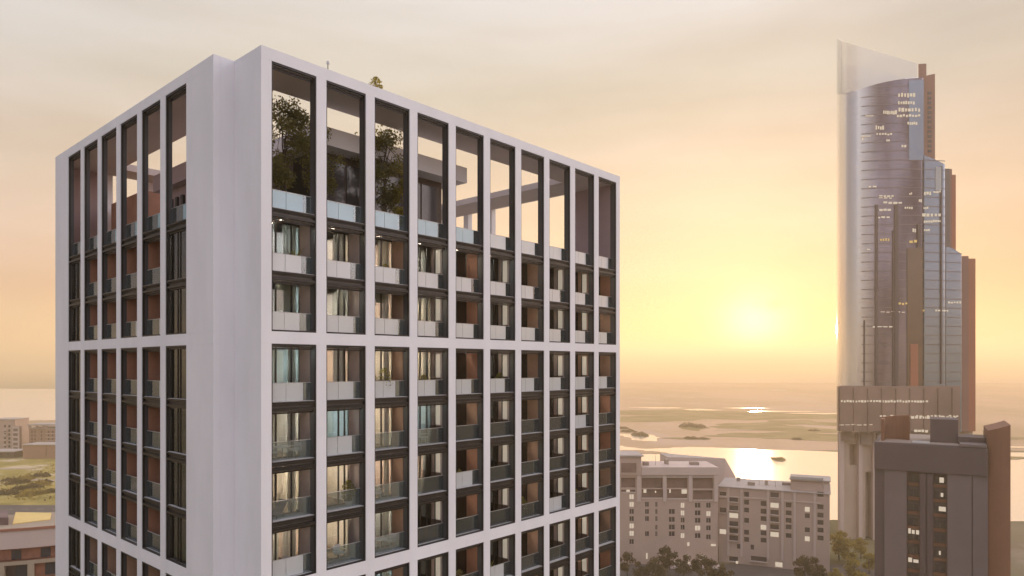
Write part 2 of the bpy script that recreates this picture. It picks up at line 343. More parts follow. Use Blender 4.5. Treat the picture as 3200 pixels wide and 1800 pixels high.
# left hand ground: field, path, road
sheet('field_ground', wavy([(-420, 372), (-120, 372), (-150, 560), (-420, 560)], 3, 6, 9), .12, 'grass_field')
patch('sand_path', (20 - 1600) / F * 505, 505, 16, 4, .2, 'sand', 91)
patch('sand_path', (110 - 1600) / F * 455, 455, 22, 5, .2, 'sand', 92)
sheet('road', [(-420, 346), (-120, 352), (-120, 376), (-420, 370)], .16, 'asphalt')
mk = MB()
for k in range(34): mk.box(-400 + k * 8, -396.5 + k * 8, 359.8 + k * .16, 360.1 + k * .16, .165, .172, 'sill_pale')
tag(mk.build('road_marking'), kind='structure')
sheet('far_shore_ground', wavy([(-6000, 2300), (-500, 2260), (-280, 2960), (2000, 12000), (-14000, 12000)], 30, 12, 11), .28, 'ground')
sheet('courtyard_pavement', [(30, 205), (150, 205), (150, 262), (30, 262)], .15, 'asphalt')

# ------------------------------------------------------------------ the pale grid tower in front
DC = 37.0; ANG = R(90 - 41.86); CX = -.361 * DC
HIGH = thing('high_rise', 'tall pale grid fronted apartment tower with an open planted roof terrace', 'building', (CX, DC, 0), ANG)
RW, RP, R0, NR = 2.76, 3.41, .60, 10                      # right facade: opening width, pitch, first opening
LW, LP, L0, NL = 2.95, 3.72, 3.45, 6                      # left facade
LX, NOTCH, XE, YE = -1.2, 2.97, 34.62, 31.27              # local plan
T = .60; TL = .38                                         # thickness of the grid on the right and left facades
E0 = EYE
TOP = E0 + 17.1
# storeys: (floor top z, ceiling z) from the terrace down
groups = [(E0 + 1.87, E0 + 16.45), (E0 - 11.80, E0 + 1.20), (E0 - 25.6, E0 - 12.60)]
rows = []   # (z of opening bottom, z of opening top, group, index, kind)
def split(lo, hi, cuts): return list(zip([lo] + cuts, cuts + [hi]))
S1 = [E0 + 5.10, E0 + 8.52]
cells = [(E0 + 8.52, E0 + 16.45, 1, 'terrace'), (E0 + 5.10, E0 + 8.52, 1, 'a'), (E0 + 1.87, E0 + 5.10, 1, 'a')]
for k in range(4): cells.append((E0 - 11.80 + k * 3.25, E0 - 11.80 + (k + 1) * 3.25, 2, 'b'))
for k in range(4): cells.append((E0 - 25.6 + k * 3.25, E0 - 25.6 + (k + 1) * 3.25, 3, 'c'))
# facade frame: beams run through, piers stand between them, hairline joints
def pier(x0, x1, y0, y1, z0, z1, nm='facade_pier'):
    MB().box(x0, x1, y0, y1, z0, z1, 'facade').build(nm, HIGH)
J = .004
bands = [(E0 + 16.45, TOP), (E0 + 1.20, E0 + 1.87), (E0 - 12.60, E0 - 11.80), (E0 - 26.4, E0 - 25.6)]
for b0, b1 in bands:
    pier(0, XE, 0, T, b0, b1, 'facade_beam'); pier(LX, LX + TL, NOTCH, YE, b0, b1, 'facade_beam')
    pier(LX + TL + J, XE, YE - T, YE, b0, b1, 'facade_beam'); pier(XE - T, XE, T + J, YE - T - J, b0, b1, 'facade_beam')
for g0, g1 in groups:
    a, b = g0 + J, g1 - J
    pier(0, R0, 0, T, a, b)
    for i in range(NR):
        x = R0 + i * RP + RW; pier(x, min(x + RP - RW, XE) if i < NR - 1 else XE, 0, T, a, b)
    ys = [NOTCH] + [NOTCH + L0 + i * LP for i in range(NL)]
    pier(LX, LX + TL, NOTCH, NOTCH + L0, a, b)
    for i in range(NL):
        y = NOTCH + L0 + i * LP + LW; pier(LX, LX + TL, y, y + LP - LW if i < NL - 1 else YE, a, b)
# the notch: solid return walls beside the corner
pier(0, T, T + J, NOTCH - J, E0 - 26.4, TOP - .003, 'return_wall'); pier(LX + TL + J, T, NOTCH, NOTCH + .4, E0 - 26.4, TOP - .003, 'return_wall')
# terrace level of the two far sides: piers with open bays
for i in range(10):
    x = 2.2 + i * 3.5; pier(x, x + .7, YE - T, YE, E0 + 1.87 + J, E0 + 16.45 - J)
for i in range(9):
    y = T + .8 + i * 3.5; pier(XE - T, XE, y, y + .7, E0 + 1.87 + J, E0 + 16.45 - J)
# plain lower storeys down to the street and solid core
low = MB(); low.prism([(0, 0), (XE, 0), (XE, YE), (LX, YE), (LX, NOTCH), (0, NOTCH)], 0, E0 - 26.5, 'facade'); low.build('lower_wall', HIGH)
MB().box(8.2, XE - 7, 8.2, YE - 7, E0 - 26.4, E0 + 8.15, 'grey_wall').build('core_wall', HIGH)
# floor slabs
PLAN = [(.16, .16), (XE - .16, .16), (XE - .16, YE - .16), (LX + .16, YE - .16), (LX + .16, NOTCH + .16), (.16, NOTCH + .16)]
floors = sorted({round(c[0], 3) for c in cells} | {round(E0 + 1.2 , 3)})
for z in [c[0] for c in cells]:
    th = .30
    MB().prism([(.62, .62), (XE - .62, .62), (XE - .62, YE - .62), (LX + .40, YE - .62), (LX + .40, NOTCH + .42), (.62, NOTCH + .42)], z - th, z, 'ceiling', top='room_grey').build('floor_slab', HIGH)
# roof ring over the terrace (soffit seen from below)
ri = 3.3
ring = MB()
ring.box(.62, XE - .62, .62, ri, E0 + 16.30, TOP - .25, 'soffit'); ring.box(LX + .40, 2.6, NOTCH + .42, YE - .62, E0 + 16.301, TOP - .251, 'soffit')
ring.box(2.61, XE - .62, YE - ri, YE - .62, E0 + 16.30, TOP - .25, 'soffit'); ring.box(XE - 4.2, XE - .62, ri + .01, YE - ri - .01, E0 + 16.30, TOP - .25, 'soffit')
ring.build('roof_slab', HIGH)

# --- window bays
mesh_cache = {}
def cached(key, fn):
    if key not in mesh_cache: mesh_cache[key] = fn()
    return mesh_cache[key]
def bay_frame(w, h, sill):
    mb = MB(); b = .075
    lo = -.30 if sill else 0
    mb.box(0, b, .04, .16, lo, h, 'bronze'); mb.box(w - b, w, .04, .16, lo, h, 'bronze')
    mb.box(b, w - b, .04, .16, h - .11, h, 'bronze'); mb.box(b, w - b, .18, .26, h - .20, h - .13, 'slab_metal'); mb.box(b, w - b, .28, .34, h - .30, h - .22, 'bronze')
    if sill: mb.box(b, w - b, .10, T, -.06, .06, 'slab_metal'); mb.box(b, w - b, .04, .10, -.02, .05, 'bronze'); mb.box(b, w - b, .13, T - .11, .061, .085, 'sill_pale')
    else: mb.box(b, w - b, .04, .16, 0, .09, 'bronze'); mb.box(b, w - b, .17, T, 0, .05, 'sill_pale')
    # jamb liners inside the opening
    mb.box(.001, .03, .17, T + .02, lo, h, 'dark_liner'); mb.box(w - .03, w - .001, .17, T + .02, lo, h, 'dark_liner')
    return mb.mesh('bay')
def spandrel(w):
    mb = MB(); mb.box(.03, w - .03, .20, T, -.24, 0, 'slab_metal'); mb.box(.03, w - .03, .16, .20, -.02, .035, 'sill_pale'); mb.box(.03, w - .03, .12, .22, -.30, -.25, 'bronze')
    mb.box(.03, w - .03, .14, .19, -.13, -.10, 'bronze'); return mb.mesh('spandrel')
def side_wall(w, h, depth, mt, x):
    mb = MB(); mb.box(x - .06 if x > 0 else -.10, x + .10 if x > 0 else .06, T + .022, depth, 0, h, mt)
    return mb.mesh('side_wall')
def room(w, h, d0, d1, mt, off=.35):
    mb = MB(); a, b = -off, w + off; hh = h
    mb.quad((a, d1, 0), (b, d1, 0), (b, d1, hh), (a, d1, hh), mt)
    mb.quad((a, d0, 0), (a, d1, 0), (a, d1, hh), (a, d0, hh), mt); mb.quad((b, d0, 0), (b, d0, hh), (b, d1, hh), (b, d1, 0), mt)
    mb.quad((a, d0, .01), (b, d0, .01), (b, d1, .01), (a, d1, .01), 'wood'); mb.quad((a, d0, hh), (a, d1, hh), (b, d1, hh), (b, d0, hh), 'canopy_white')
    # a door leaf, a picture and a low unit on the back wall
    mb.box(a + .5, a + 1.35, d1 - .06, d1 - .005, .02, 2.1, 'dark_brown'); mb.box(b - 1.5, b - .6, d1 - .05, d1 - .004, 1.3, 1.9, 'curtain_grey'); mb.box(b - 1.9, b - .3, d1 - .5, d1 - .07, .02, .6, 'wood')
    return mb.mesh('room')
def glazing(w, h, y, cuts):
    mb = MB(); xs = [0] + [c * w for c in cuts] + [w]
    for x in xs: mb.box(max(0.07, x - .035), min(w - .07, x + .035), y - .05, y + .05, 0, h, 'bronze')
    mb.box(.07, w - .07, y - .045, y + .045, h - .10, h, 'bronze'); mb.box(.07, w - .07, y - .045, y + .045, 0, .07, 'bronze')
    return mb.mesh('door_frame')
def paneq(x0, x1, y, z0, z1, mt, th=.012):
    mb = MB()
    if 'frost' in mt and x1 - x0 > 1.4: xm = (x0 + x1) / 2; mb.box(x0, xm - .012, y, y + th, z0, z1, mt); mb.box(xm + .012, x1, y, y + th, z0, z1, mt)
    else: mb.box(x0, x1, y, y + th, z0, z1, mt)
    if 'frost' in mt or 'faint' in mt or 'rail' in mt: mb.box(x0, x1, y - .015, y + .03, z1 + .001, z1 + .03, 'metal_light'); mb.box(x0, x1, y - .02, y + .035, z0 - .05, z0 - .001, 'slab_metal')
    return mb.mesh('pane')
def curtain(wd, h, mt, seed):
    r = random.Random(seed); mb = MB(); n = max(6, int(wd / .05)); p = r.random() * 6
    pts = [(wd * k / n, .05 * math.sin(k * 1.5 + p) + .02 * math.sin(k * .7)) for k in range(n + 1)]
    for (a, c), (b, d) in zip(pts, pts[1:]): mb.quad((a, c, .03), (b, d, .03), (b, d, h - .05), (a, c, h - .05), mt)
    return mb.mesh('curtain')
def lamp(mt, r=.34):
    mb = MB(); mb.lathe([(r, -.05), (r, 0)], mt, 10); return mb.mesh('ceiling_lamp')

GY = 1.75      # depth of the glazing behind the grid
LOG = []       # records of loggias for the furniture
rr = random.Random(11)
def bay(side, col, z0, z1, grp, kind, rowi, w, x, y, rz):
    h0 = z1 - z0; bottom = any(abs(z0 - g[0]) < .01 for g in groups)
    h = h0 if kind != 'terrace' else h0
    top_of_group = any(abs(z1 - g[1]) < .01 for g in groups)
    hh = h if top_of_group else h - .30
    o = link('bay', cached(('f', w, round(hh, 2), bottom), lambda: bay_frame(w, hh, not bottom)), HIGH, (x, y, z0), rz)
    if not bottom: link('spandrel', cached(('s', w), lambda: spandrel(w)), o)
    if grp > 1: link('floor_strip', cached(('fs', w), lambda: MB().box(.04, w * .8, .58, .95, .005, .04, 'canopy_white').mesh('floor_strip')), o)
    rh = 1.08
    if kind == 'terrace':
        m1 = 'glass_frost_blue' if (side == 'R' and col < 5) else ('glass_frost' if side == 'R' else 'glass_rail')
        s = w * (.80 if side == 'R' else .58)
        if side == 'R':
            link('railing_panel', cached(('r', w, m1, 'a'), lambda: paneq(.08, s, .50, .10, rh + .05, m1)), o)
            link('railing_panel', cached(('r', w, 'gr', 'b'), lambda: paneq(s + .01, w - .05, .50, .10, rh + .05, 'glass_rail')), o)
        else:
            link('railing_panel', cached(('rl', w, 'a'), lambda: paneq(.05, s, .34, .10, rh, 'glass_rail')), o)
            link('railing_panel', cached(('rl', w, 'b'), lambda: paneq(s + .01, w - .08, .34, .10, rh, 'glass_frost_blue')), o)
        return o
    white = grp == 1 or (grp == 2 and rowi == 3)
    window_col = side == 'L' and col in (0, NL - 1)
    # loggia or window column
    ceil = hh
    if window_col:
        gy = .28
    else:
        gy = GY if side == 'R' else 1.25
        if side == 'R':
            typ = {0: 'grey_wall', 1: 'grey_wall', 2: 'brown_wall', 3: 'grey_wall', 4: 'terracotta', 5: 'grey_wall', 6: 'brown_wall', 7: 'grey_wall', 8: 'brown_wall', 9: 'terracotta'}[col]
            if typ == 'terracotta' and (rowi + col) % 3 == 0: typ = 'brown_wall'
            lt = 'grey_wall'
        else:
            lt = 'terracotta' if grp < 3 else 'brown_wall'; typ = 'dark_liner'
        link('side_wall', cached(('w', w, round(hh, 2), typ, 'r'), lambda: side_wall(w, hh, gy, typ, w)), o)
        link('side_wall', cached(('w', w, round(hh, 2), lt, 'l'), lambda: side_wall(w, hh, gy, lt, 0)), o)
        if side == 'R':
            clear = 'glass_frost' if white or (rowi + col * 5) % 7 == 0 else 'glass_faint'
            s = w * rr.choice((.72, .76, .80))
            link('railing_panel', cached(('r', w, clear, round(s, 2), rowi % 2), lambda: paneq(.08, s, .50, .06, rh, clear)), o)
            link('railing_panel', cached(('r2', w, round(s, 2)), lambda: paneq(s + .012, w - .05, .50, .06, rh, 'glass_rail')), o)
        else:
            s = w * rr.choice((.60, .66, .70))
            link('railing_panel', cached(('rl', w, round(s, 2)), lambda: paneq(.05, s, .34, .06, rh, 'glass_rail')), o)
            link('railing_panel', cached(('rl2', w, round(s, 2), white), lambda: paneq(s + .012, w - .08, .34, .06, rh, 'glass_frost' if white else 'glass_rail')), o)
    if side == 'R' and col in (3, 5, 7, 8):
        link('side_window', cached(('sw', w), lambda: MB().box(w - .10, w - .065, T + .18, T + .62, 1.25, 2.85, 'side_glass').box(w - .11, w - .062, T + .64, T + .72, .0, 2.9, 'bronze').mesh('side_window')), o)
        link('lower_panel', cached(('lp', w), lambda: MB().box(w - .10, w - .063, T + .1, T + 1.1, .02, 1.2, 'dark_brown').mesh('lower_panel')), o)
    lit = rr.random()
    if side == 'R':
        roomm = rr.choice(['room_cream', 'room_pink', 'room_cream', 'room_pink', 'room_cream', 'room_grey', 'room_teal'])
        if col == 0: roomm = {(1, 1): 'room_teal', (1, 0): 'room_teal', (2, 3): 'room_teal', (2, 2): 'room_grey', (2, 1): 'room_cream', (2, 0): 'room_pink'}.get((grp, rowi), roomm)
        if col == 1: roomm = {(1, 1): 'room_cream', (1, 0): 'room_grey', (2, 3): 'room_pink', (2, 2): 'room_teal', (2, 1): 'room_cream', (2, 0): 'room_cream'}.get((grp, rowi), roomm)
        lampm = 'lamp_cool' if roomm == 'room_teal' else ('lamp_warm' if lit < (.85 if grp < 3 else .45) and roomm != 'room_grey' else 'lamp_dim')
    else:
        roomm = 'room_grey'; lampm = 'lamp_dim' if window_col else None
    if side == 'L' and not window_col:
        # back wall of the side loggias is rendered masonry with one glazed door
        mb_key = ('bw', w, round(hh, 2))
        def bw():
            mb = MB(); wall_holes(mb, w + .05, hh, [(.35, 1.15, .02, 2.3)], .12, 'terracotta' if grp < 3 else 'brown_wall', x0=-.05); return mb.mesh('back_wall')
        bwo = link('back_wall', cached(mb_key + (grp < 3,), bw), o, (0, gy, 0))
        link('pane', cached(('bp',), lambda: paneq(.36, 1.14, gy + .1, .03, 2.29, 'far_glass')), o)
        LOG.append((side, col, grp, rowi, o)); return o
    cuts = {'R': [(.44, .80), (.38, .72, .88), (.30, .66), (.42, .62, .84), (.34, .62), (.28, .60, .82), (.30, .70), (.26, .62), (.36, .58), (.5,)][col] if side == 'R' else None, 'L': (.40, .52)}[side]
    link('door_frame', cached(('g', side, col if side == 'R' else 0, w, round(hh, 2), gy), lambda: glazing(w, hh, gy, cuts)), o)
    pm = 'glass_clear'
    link('pane', cached(('p', w, round(hh, 2), gy, pm), lambda: paneq(.09, w - .09, gy - .006, .07, hh - .10, pm)), o)
    link('room', cached(('rm', w, round(hh, 2), gy, roomm), lambda: room(w, hh, gy + .06, gy + 4.2 if side == 'R' else gy + 3.2, roomm, .32 if not window_col else .3)), o)
    if lampm:
        link('ceiling_lamp', cached(('l', lampm), lambda: lamp(lampm)), o, (w * .5, gy + 1.5, hh - .02))
    if window_col:
        link('curtain', cached(('cw', round(hh, 2)), lambda: curtain(w * .50, hh, 'sheer_white', 3)), o, (w * .46, gy + .10, 0)); link('curtain', cached(('cv', round(hh, 2)), lambda: curtain(.5, hh, 'curtain_grey', 5)), o, (w * .20, gy + .16, 0))
        LOG.append((side, col, grp, rowi, o)); return o
    if side == 'R' and rr.random() < .30:
        bl = rr.choice((.6, 1.0, 1.5)); link('blind', cached(('bl', w, bl), lambda: MB().box(0, w * .36, 0, .03, -bl, 0, 'curtain').box(-.02, w * .37, -.02, .05, -.01, .07, 'metal_light').mesh('blind')), o, (w * rr.choice((.06, .46)), gy + .10, hh - .12))
    n = rr.choice((1, 2, 2))
    for k in range(n):
        wd = rr.choice((.4, .6, .85)); cx = rr.choice((.1, w * .3, w - wd - .12, w * .55)); cm = 'curtain' if rr.random() < .7 and side == 'R' else 'curtain_grey'
        if k == 1: cx = w - wd - .1
        else: cx = rr.choice((.1, w * .25))
        link('curtain', cached(('c', wd, round(hh, 2), cm), lambda: curtain(wd, hh, cm, int(wd * 10))), o, (cx, gy + .22 + .02 * k, 0))
    if side == 'R' and rr.random() < .85:
        link('spot_lamp', cached(('sp',), lambda: MB().lathe([(.07, -.04), (.07, 0)], 'spot', 8).mesh('spot_lamp')), o, (w * .45, 1.3, hh - .005))
    LOG.append((side, col, grp, rowi, o)); return o
BAYS = {}
for (z0, z1, grp, kind) in cells:
    rowi = 2 if kind == 'terrace' else (0 if abs(z0 - groups[grp-1][0]) < .01 else round((z0 - groups[grp-1][0]) / 3.25))
    if grp == 3 and rowi < 1: continue
    for i in range(NR): BAYS['R', i, grp, rowi] = bay('R', i, z0, z1, grp, kind, rowi, RW, R0 + i * RP, 0, 0)
    T = TL
    for i in range(NL):   # i = 0 is the bay nearest the corner
        BAYS['L', i, grp, rowi] = bay('L', i, z0, z1, grp, kind, rowi, LW, LX, NOTCH + L0 + i * LP + LW, -math.pi / 2)
    T = .60
# dark backing of the storeys behind the lowest bays, never seen at rest
# --- terrace pavilions
tz = E0 + 8.52
def part(name, fn, mt=None):
    mb = MB(); fn(mb); return mb.build(name, HIGH)
pv = part('pavilion_wall', lambda m: (m.box(6.6, 17.4, 4.9, 14, tz, E0 + 13.99, 'dark_brown'), m.box(6.5, 6.59, 4.8, 14, tz, E0 + 14.0, 'bronze')))
for k in range(6):
    MB().box(7.1 + k * 1.65, 8.6 + k * 1.65, 4.83, 4.87, tz + .1, E0 + 13.5, 'far_glass').build('pane', pv)
part('canopy', lambda m: m.box(5.4, 18.7, 3.45, 15, E0 + 14.0, E0 + 15.15, 'canopy_white'))
pv2 = part('pavilion_wall', lambda m: m.box(2.2, 6.0, 8.6, 17.6, tz, E0 + 12.6, 'mauve_wall'))
for k in range(9):
    MB().box(2.02, 2.19, 8.9 + k * .95, 9.25 + k * .95, tz + .02, E0 + 11.9, 'bronze').build('fin', pv2)
part('canopy', lambda m: m.box(1.6, 6.4, 7.6, 18.6, E0 + 12.62, E0 + 13.8, 'mauve_wall'))
part('pavilion_wall', lambda m: m.box(2.4, 9.0, 22.5, 29.5, tz, E0 + 13.6, 'terracotta'))
part('pavilion_wall', lambda m: m.box(LX + TL + .02, 1.9, YE - T - .08, YE - T - .01, tz, E0 + 16.29, 'mauve_wall'))
part('pavilion_wall', lambda m: m.box(XE - .66, XE - .61, T + .01, 4.9, tz, E0 + 16.29, 'mauve_wall'))
part('pavilion_wall', lambda m: m.box(17.2, 21.5, 5.4, 9.0, tz, E0 + 10.9, 'mauve_wall'))

# ------------------------------------------------------------------ trees
def tree_meshes(h, crown_r, crown_h, nleaf, leaf, mt, seed, clumps=12, trunk_r=.1, bare=.35):
    r = random.Random(seed); tb = MB(); base = Vector((0, 0, 0)); zc = h - crown_h / 2
    p = [Vector((r.uniform(-.05, .05) * h * k / 4, r.uniform(-.05, .05) * h * k / 4, (h * .85) * k / 4)) for k in range(5)]; p[0] = Vector((0, 0, 0))
    for k in range(4): tb.tube(p[k], p[k+1], trunk_r * (1 - k * .2), trunk_r * (1 - (k+1) * .2), 'bark', 7)
    cs = []
    for k in range(clumps):
        a = r.random() * 6.28; zf = r.uniform(-1, 1); rad = crown_r * math.sqrt(max(.05, 1 - zf * zf)) * r.uniform(.35, 1.0)
        c = Vector((rad * math.cos(a), rad * math.sin(a), zc + zf * crown_h / 2 * .85)); cs.append((c, r.uniform(.28, .5) * crown_r))
        s0 = p[2].lerp(p[4], r.random()) if c.z > p[2].z else p[1].lerp(p[2], r.random())
        tb.tube(s0, c, trunk_r * .3, trunk_r * .08, 'bark', 5)
    fb = MB()
    for k in range(nleaf):
        c, q = cs[k % clumps]; d = Vector((r.gauss(0, 1), r.gauss(0, 1), r.gauss(0, .7))).normalized() * q * (r.random() ** .45)
        fb.leaf(c + d, leaf, mt, r, .6)
    return tb.mesh('trunk'), fb.mesh('crown')
def tree(label, meshes, loc, rz=0.0, sc_=1.0, group=None, name='tree', cat='tree'):
    t = thing(name, label, cat, loc, rz, group); t.scale = (sc_,) * 3
    link('trunk', meshes[0], t); link('crown', meshes[1], t); return t
def hb(x, y, z):   # from the tower's plan to the world
    c, s = math.cos(ANG), math.sin(ANG); return (CX + x * c - y * s, DC + x * s + y * c, z)
t1 = tree_meshes(7.7, 1.75, 5.6, 7600, .085, 'leaf_dark', 3, 34, .10)
t2 = tree_meshes(7.0, 1.4, 4.8, 4200, .085, 'leaf_dark', 8, 24, .10)
t3 = tree_meshes(4.4, .8, 3.6, 4500, .07, 'leaf_gold', 5, 16, .05)
tree('dense dark tree behind the glass of the terrace bay beside the corner', t1, hb(3.0, 2.7, tz), 0.0, .93)
tree('dark tree on the terrace partly hidden by the second pier from the corner', t2, hb(5.5, 3.0, tz), 1.2, .9)
tree('tall dark tree filling the third terrace bay from the corner', t1, hb(10.6, 3.3, tz), 2.4)
tree('small yellow green tree in front of the dark tree in the third terrace bay', t3, hb(11.2, 1.9, tz), .3, name='young_tree')

# ------------------------------------------------------------------ things on balconies
def plant_meshes(h, mt, seed, spiky=False, nl=260, flat=False):
    r = random.Random(seed); a = MB(); a.lathe([(.14, 0), (.19, .02), (.23, .30), (.25, .34), (.21, .34), (.20, .30)], 'pot_white' if seed % 2 else 'pot', 12)
    b = MB()
    if spiky:
        for k in range(16):
            th = r.random() * 6.28; L = h * r.uniform(.7, 1.1); out = r.uniform(.15, .55) * L; p0 = Vector((0, 0, .3)); d = Vector((math.cos(th), math.sin(th), 0)); s = Vector((-d.y, d.x, 0)) * .05
            p1 = p0 + d * out * .4 + Vector((0, 0, L * .6)); p2 = p0 + d * out + Vector((0, 0, L))
            b.quad(p0 - s, p0 + s, p1 + s, p1 - s, mt); b.tri(p1 - s, p1 + s, p2, mt)
    else:
        for k in range(7): 
            th = r.random() * 6.28; b.tube((0, 0, .28), (math.cos(th) * .22 * h, math.sin(th) * .22 * h, .3 + h * r.uniform(.5, .95)), .012, .006, 'bark', 4)
        for k in range(nl):
            u = r.random(); th = r.random() * 6.28; rad = h * .38 * math.sqrt(r.random()) * math.sin(math.pi * (.15 + .8 * u)); b.leaf((rad * math.cos(th), rad * math.sin(th), .35 + u * h), .06, mt, r)
    return a.mesh('pot'), b.mesh('foliage')
PL = {'spiky': plant_meshes(1.0, 'leaf_dark', 1, True), 'bush': plant_meshes(.9, 'leaf_dark', 2), 'tall': plant_meshes(1.5, 'leaf_dark', 4, nl=420), 'wide': plant_meshes(1.25, 'leaf_dark', 7, nl=600), 'gold': plant_meshes(.8, 'leaf_gold', 6)}
ordn = ['first', 'second', 'third', 'fourth', 'fifth', 'sixth', 'seventh', 'eighth', 'ninth', 'last']
def in_bay(key, x, y):
    o = BAYS[key]; side = key[0]
    if side == 'R': return hb(o.location.x + x, o.location.y + y, o.location.z + .01)
    return hb(o.location.x + y, o.location.y - x, o.location.z + .01)
def rowname(g, r):
    n = {(1, 2): 'terrace', (1, 1): 'first storey under terrace', (1, 0): 'second storey under terrace', (2, 3): 'first storey below upper band', (2, 2): 'second storey below upper band',
         (2, 1): 'third storey below upper band', (2, 0): 'storey just above lower band', (3, 3): 'storey just below lower band', (3, 2): 'second storey below lower band'}
    return n[g, r]
def potted(kind, key, x, y, s=1.0):
    look = {'spiky': 'spiky leaved potted plant', 'bush': 'dark bushy potted plant', 'tall': 'tall leafy potted plant', 'wide': 'wide spreading potted bush', 'gold': 'yellowish potted bush'}[kind]
    fc = 'right facade' if key[0] == 'R' else 'left facade'
    t = thing('potted_plant', f'{look} on {ordn[key[1]]} {fc} balcony, {rowname(key[2], key[3])}', 'plant', in_bay(key, x, y), rr.random() * 6, 'potted plants on the balconies'); t.scale = (s,) * 3
    link('pot', PL[kind][0], t); link('foliage', PL[kind][1], t)
for a in [('spiky', ('R', 0, 1, 1), 1.9, .95, 1.2), ('bush', ('R', 2, 1, 1), 1.5, .9, 1.1), ('bush', ('R', 3, 1, 1), 1.4, .9, .8), ('tall', ('R', 2, 2, 3), 1.4, .9, 1.05), ('bush', ('R', 3, 2, 3), 1.3, .9, 1.15), ('bush', ('R', 5, 2, 3), 2.0, .95, 1.2),
          ('bush', ('R', 7, 2, 3), 1.2, .85, .85), ('wide', ('R', 1, 2, 1), 2.1, .85, 1.0), ('bush', ('R', 4, 2, 1), 1.2, .9, 1.0), ('wide', ('R', 6, 2, 0), 1.1, .9, 1.0), ('gold', ('R', 8, 2, 0), 1.3, .85, 1.1), ('bush', ('R', 8, 1, 0), 1.0, .9, .9),
          ('bush', ('R', 1, 1, 0), 2.0, 1.2, .9), ('bush', ('L', 2, 1, 1), 2.3, .9, .8), ('tall', ('L', 2, 2, 3), 2.4, .9, .8), ('bush', ('L', 3, 2, 3), 2.5, .9, 1.0), ('bush', ('L', 1, 2, 0), 2.0, .9, 1.0), ('bush', ('L', 4, 2, 0), 2.4, .9, 1.0),
          ('tall', ('L', 1, 3, 3), 2.2, .9, .9), ('bush', ('L', 2, 2, 0), 2.2, .9, 1.1), ('gold', ('L', 3, 2, 0), 2.3, .9, .9)]: potted(*a)
def chair_mesh_parts(t, frame, cush):
    for x in (-.24, .24):
        for y in (-.24, .24): MB().tube((x, y, 0), (x * .9, y * .9, .44), .016, .02, frame, 6).build('leg', t)
    MB().box(-.27, .27, -.27, .27, .44, .52, cush).build('seat', t)
    b = MB(); b.box(-.27, .27, .24, .30, .50, .92, cush); b.build('backrest', t)
    for x in (-.29, .29): MB().box(x - .02, x + .02, -.24, .28, .66, .70, frame).build('armrest', t)
chair0 = thing('balcony_chair', 'x', 'chair', group='balcony chairs'); chair_mesh_parts(chair0, 'metal_light', 'fabric_white')
table0 = thing('balcony_table', 'x', 'table', group='balcony tables')
MB().lathe([(.42, .70), (.44, .72), (.42, .74)], 'fabric_white', 18).build('table_top', table0); MB().tube((0, 0, .03), (0, 0, .70), .03, .03, 'metal_light').build('leg', table0); MB().lathe([(.24, 0), (.22, .03)], 'metal_light', 14).build('base', table0)
used = {'c': 0, 't': 0}
def put(kind, label, loc, rz):
    src = chair0 if kind == 'c' else table0
    o = src if used[kind] == 0 else copy_tree(src); used[kind] += 1; o.location = loc; o.rotation_euler = (0, 0, rz); o['label'] = label
put('t', 'round white table on the corner balcony two storeys under the white band', in_bay(('R', 0, 2, 2), 1.35, 1.25), 0)
put('c', 'white armchair left of the round table on the corner balcony', in_bay(('R', 0, 2, 2), .65, 1.15), ANG + 1.2)
put('c', 'white armchair right of the round table on the corner balcony', in_bay(('R', 0, 2, 2), 2.1, 1.3), ANG - 1.4)
put('c', 'single white armchair on the second balcony below a teal lit room', in_bay(('R', 1, 2, 2), 1.5, 1.2), ANG + .4)
put('t', 'round white table on the third balcony just above the lower band', in_bay(('R', 2, 2, 0), 1.35, 1.2), 0)
put('c', 'white armchair left of the table on the third balcony above the lower band', in_bay(('R', 2, 2, 0), .6, 1.1), ANG + 1.3)
put('c', 'white armchair right of the table on the third balcony above the lower band', in_bay(('R', 2, 2, 0), 2.1, 1.2), ANG - 1.4)
put('c', 'white armchair alone on the second balcony just above the lower band', in_bay(('R', 1, 2, 0), 1.7, 1.2), ANG + .2)
def lounge(label, key, x, y, rz, mt):
    t = thing('lounge_chair', label, 'lounge chair', in_bay(key, x, y), rz, 'lounge chairs')
    s = MB(); prof = [(-.8, .34), (-.35, .24), (.05, .30), (.45, .62), (.75, .88)]
    for (a, za), (b, zb) in zip(prof, prof[1:]):
        s.quad((a, -.3, za), (b, -.3, zb), (b, .3, zb), (a, .3, za), mt); s.quad((a, -.3, za - .06), (a, .3, za - .06), (b, .3, zb - .06), (b, -.3, zb - .06), mt)
        s.quad((a, -.3, za - .06), (b, -.3, zb - .06), (b, -.3, zb), (a, -.3, za), mt); s.quad((a, .3, za - .06), (a, .3, za), (b, .3, zb), (b, .3, zb - .06), mt)
    s.build('seat', t)
    for a in (-.4, .3):
        for b in (-.26, .26): MB().tube((a, b, 0), (a, b, .26), .018, .018, 'bronze', 6).build('leg', t)
lounge('black curved lounge chair on the corner balcony of the warm lit third storey', ('R', 0, 2, 1), 1.0, 1.3, ANG + .5, 'fabric_dark')
lounge('pale curved lounge chair on the corner balcony above the picture edge', ('R', 0, 2, 0), 1.1, 1.3, ANG + .3, 'curtain_grey')
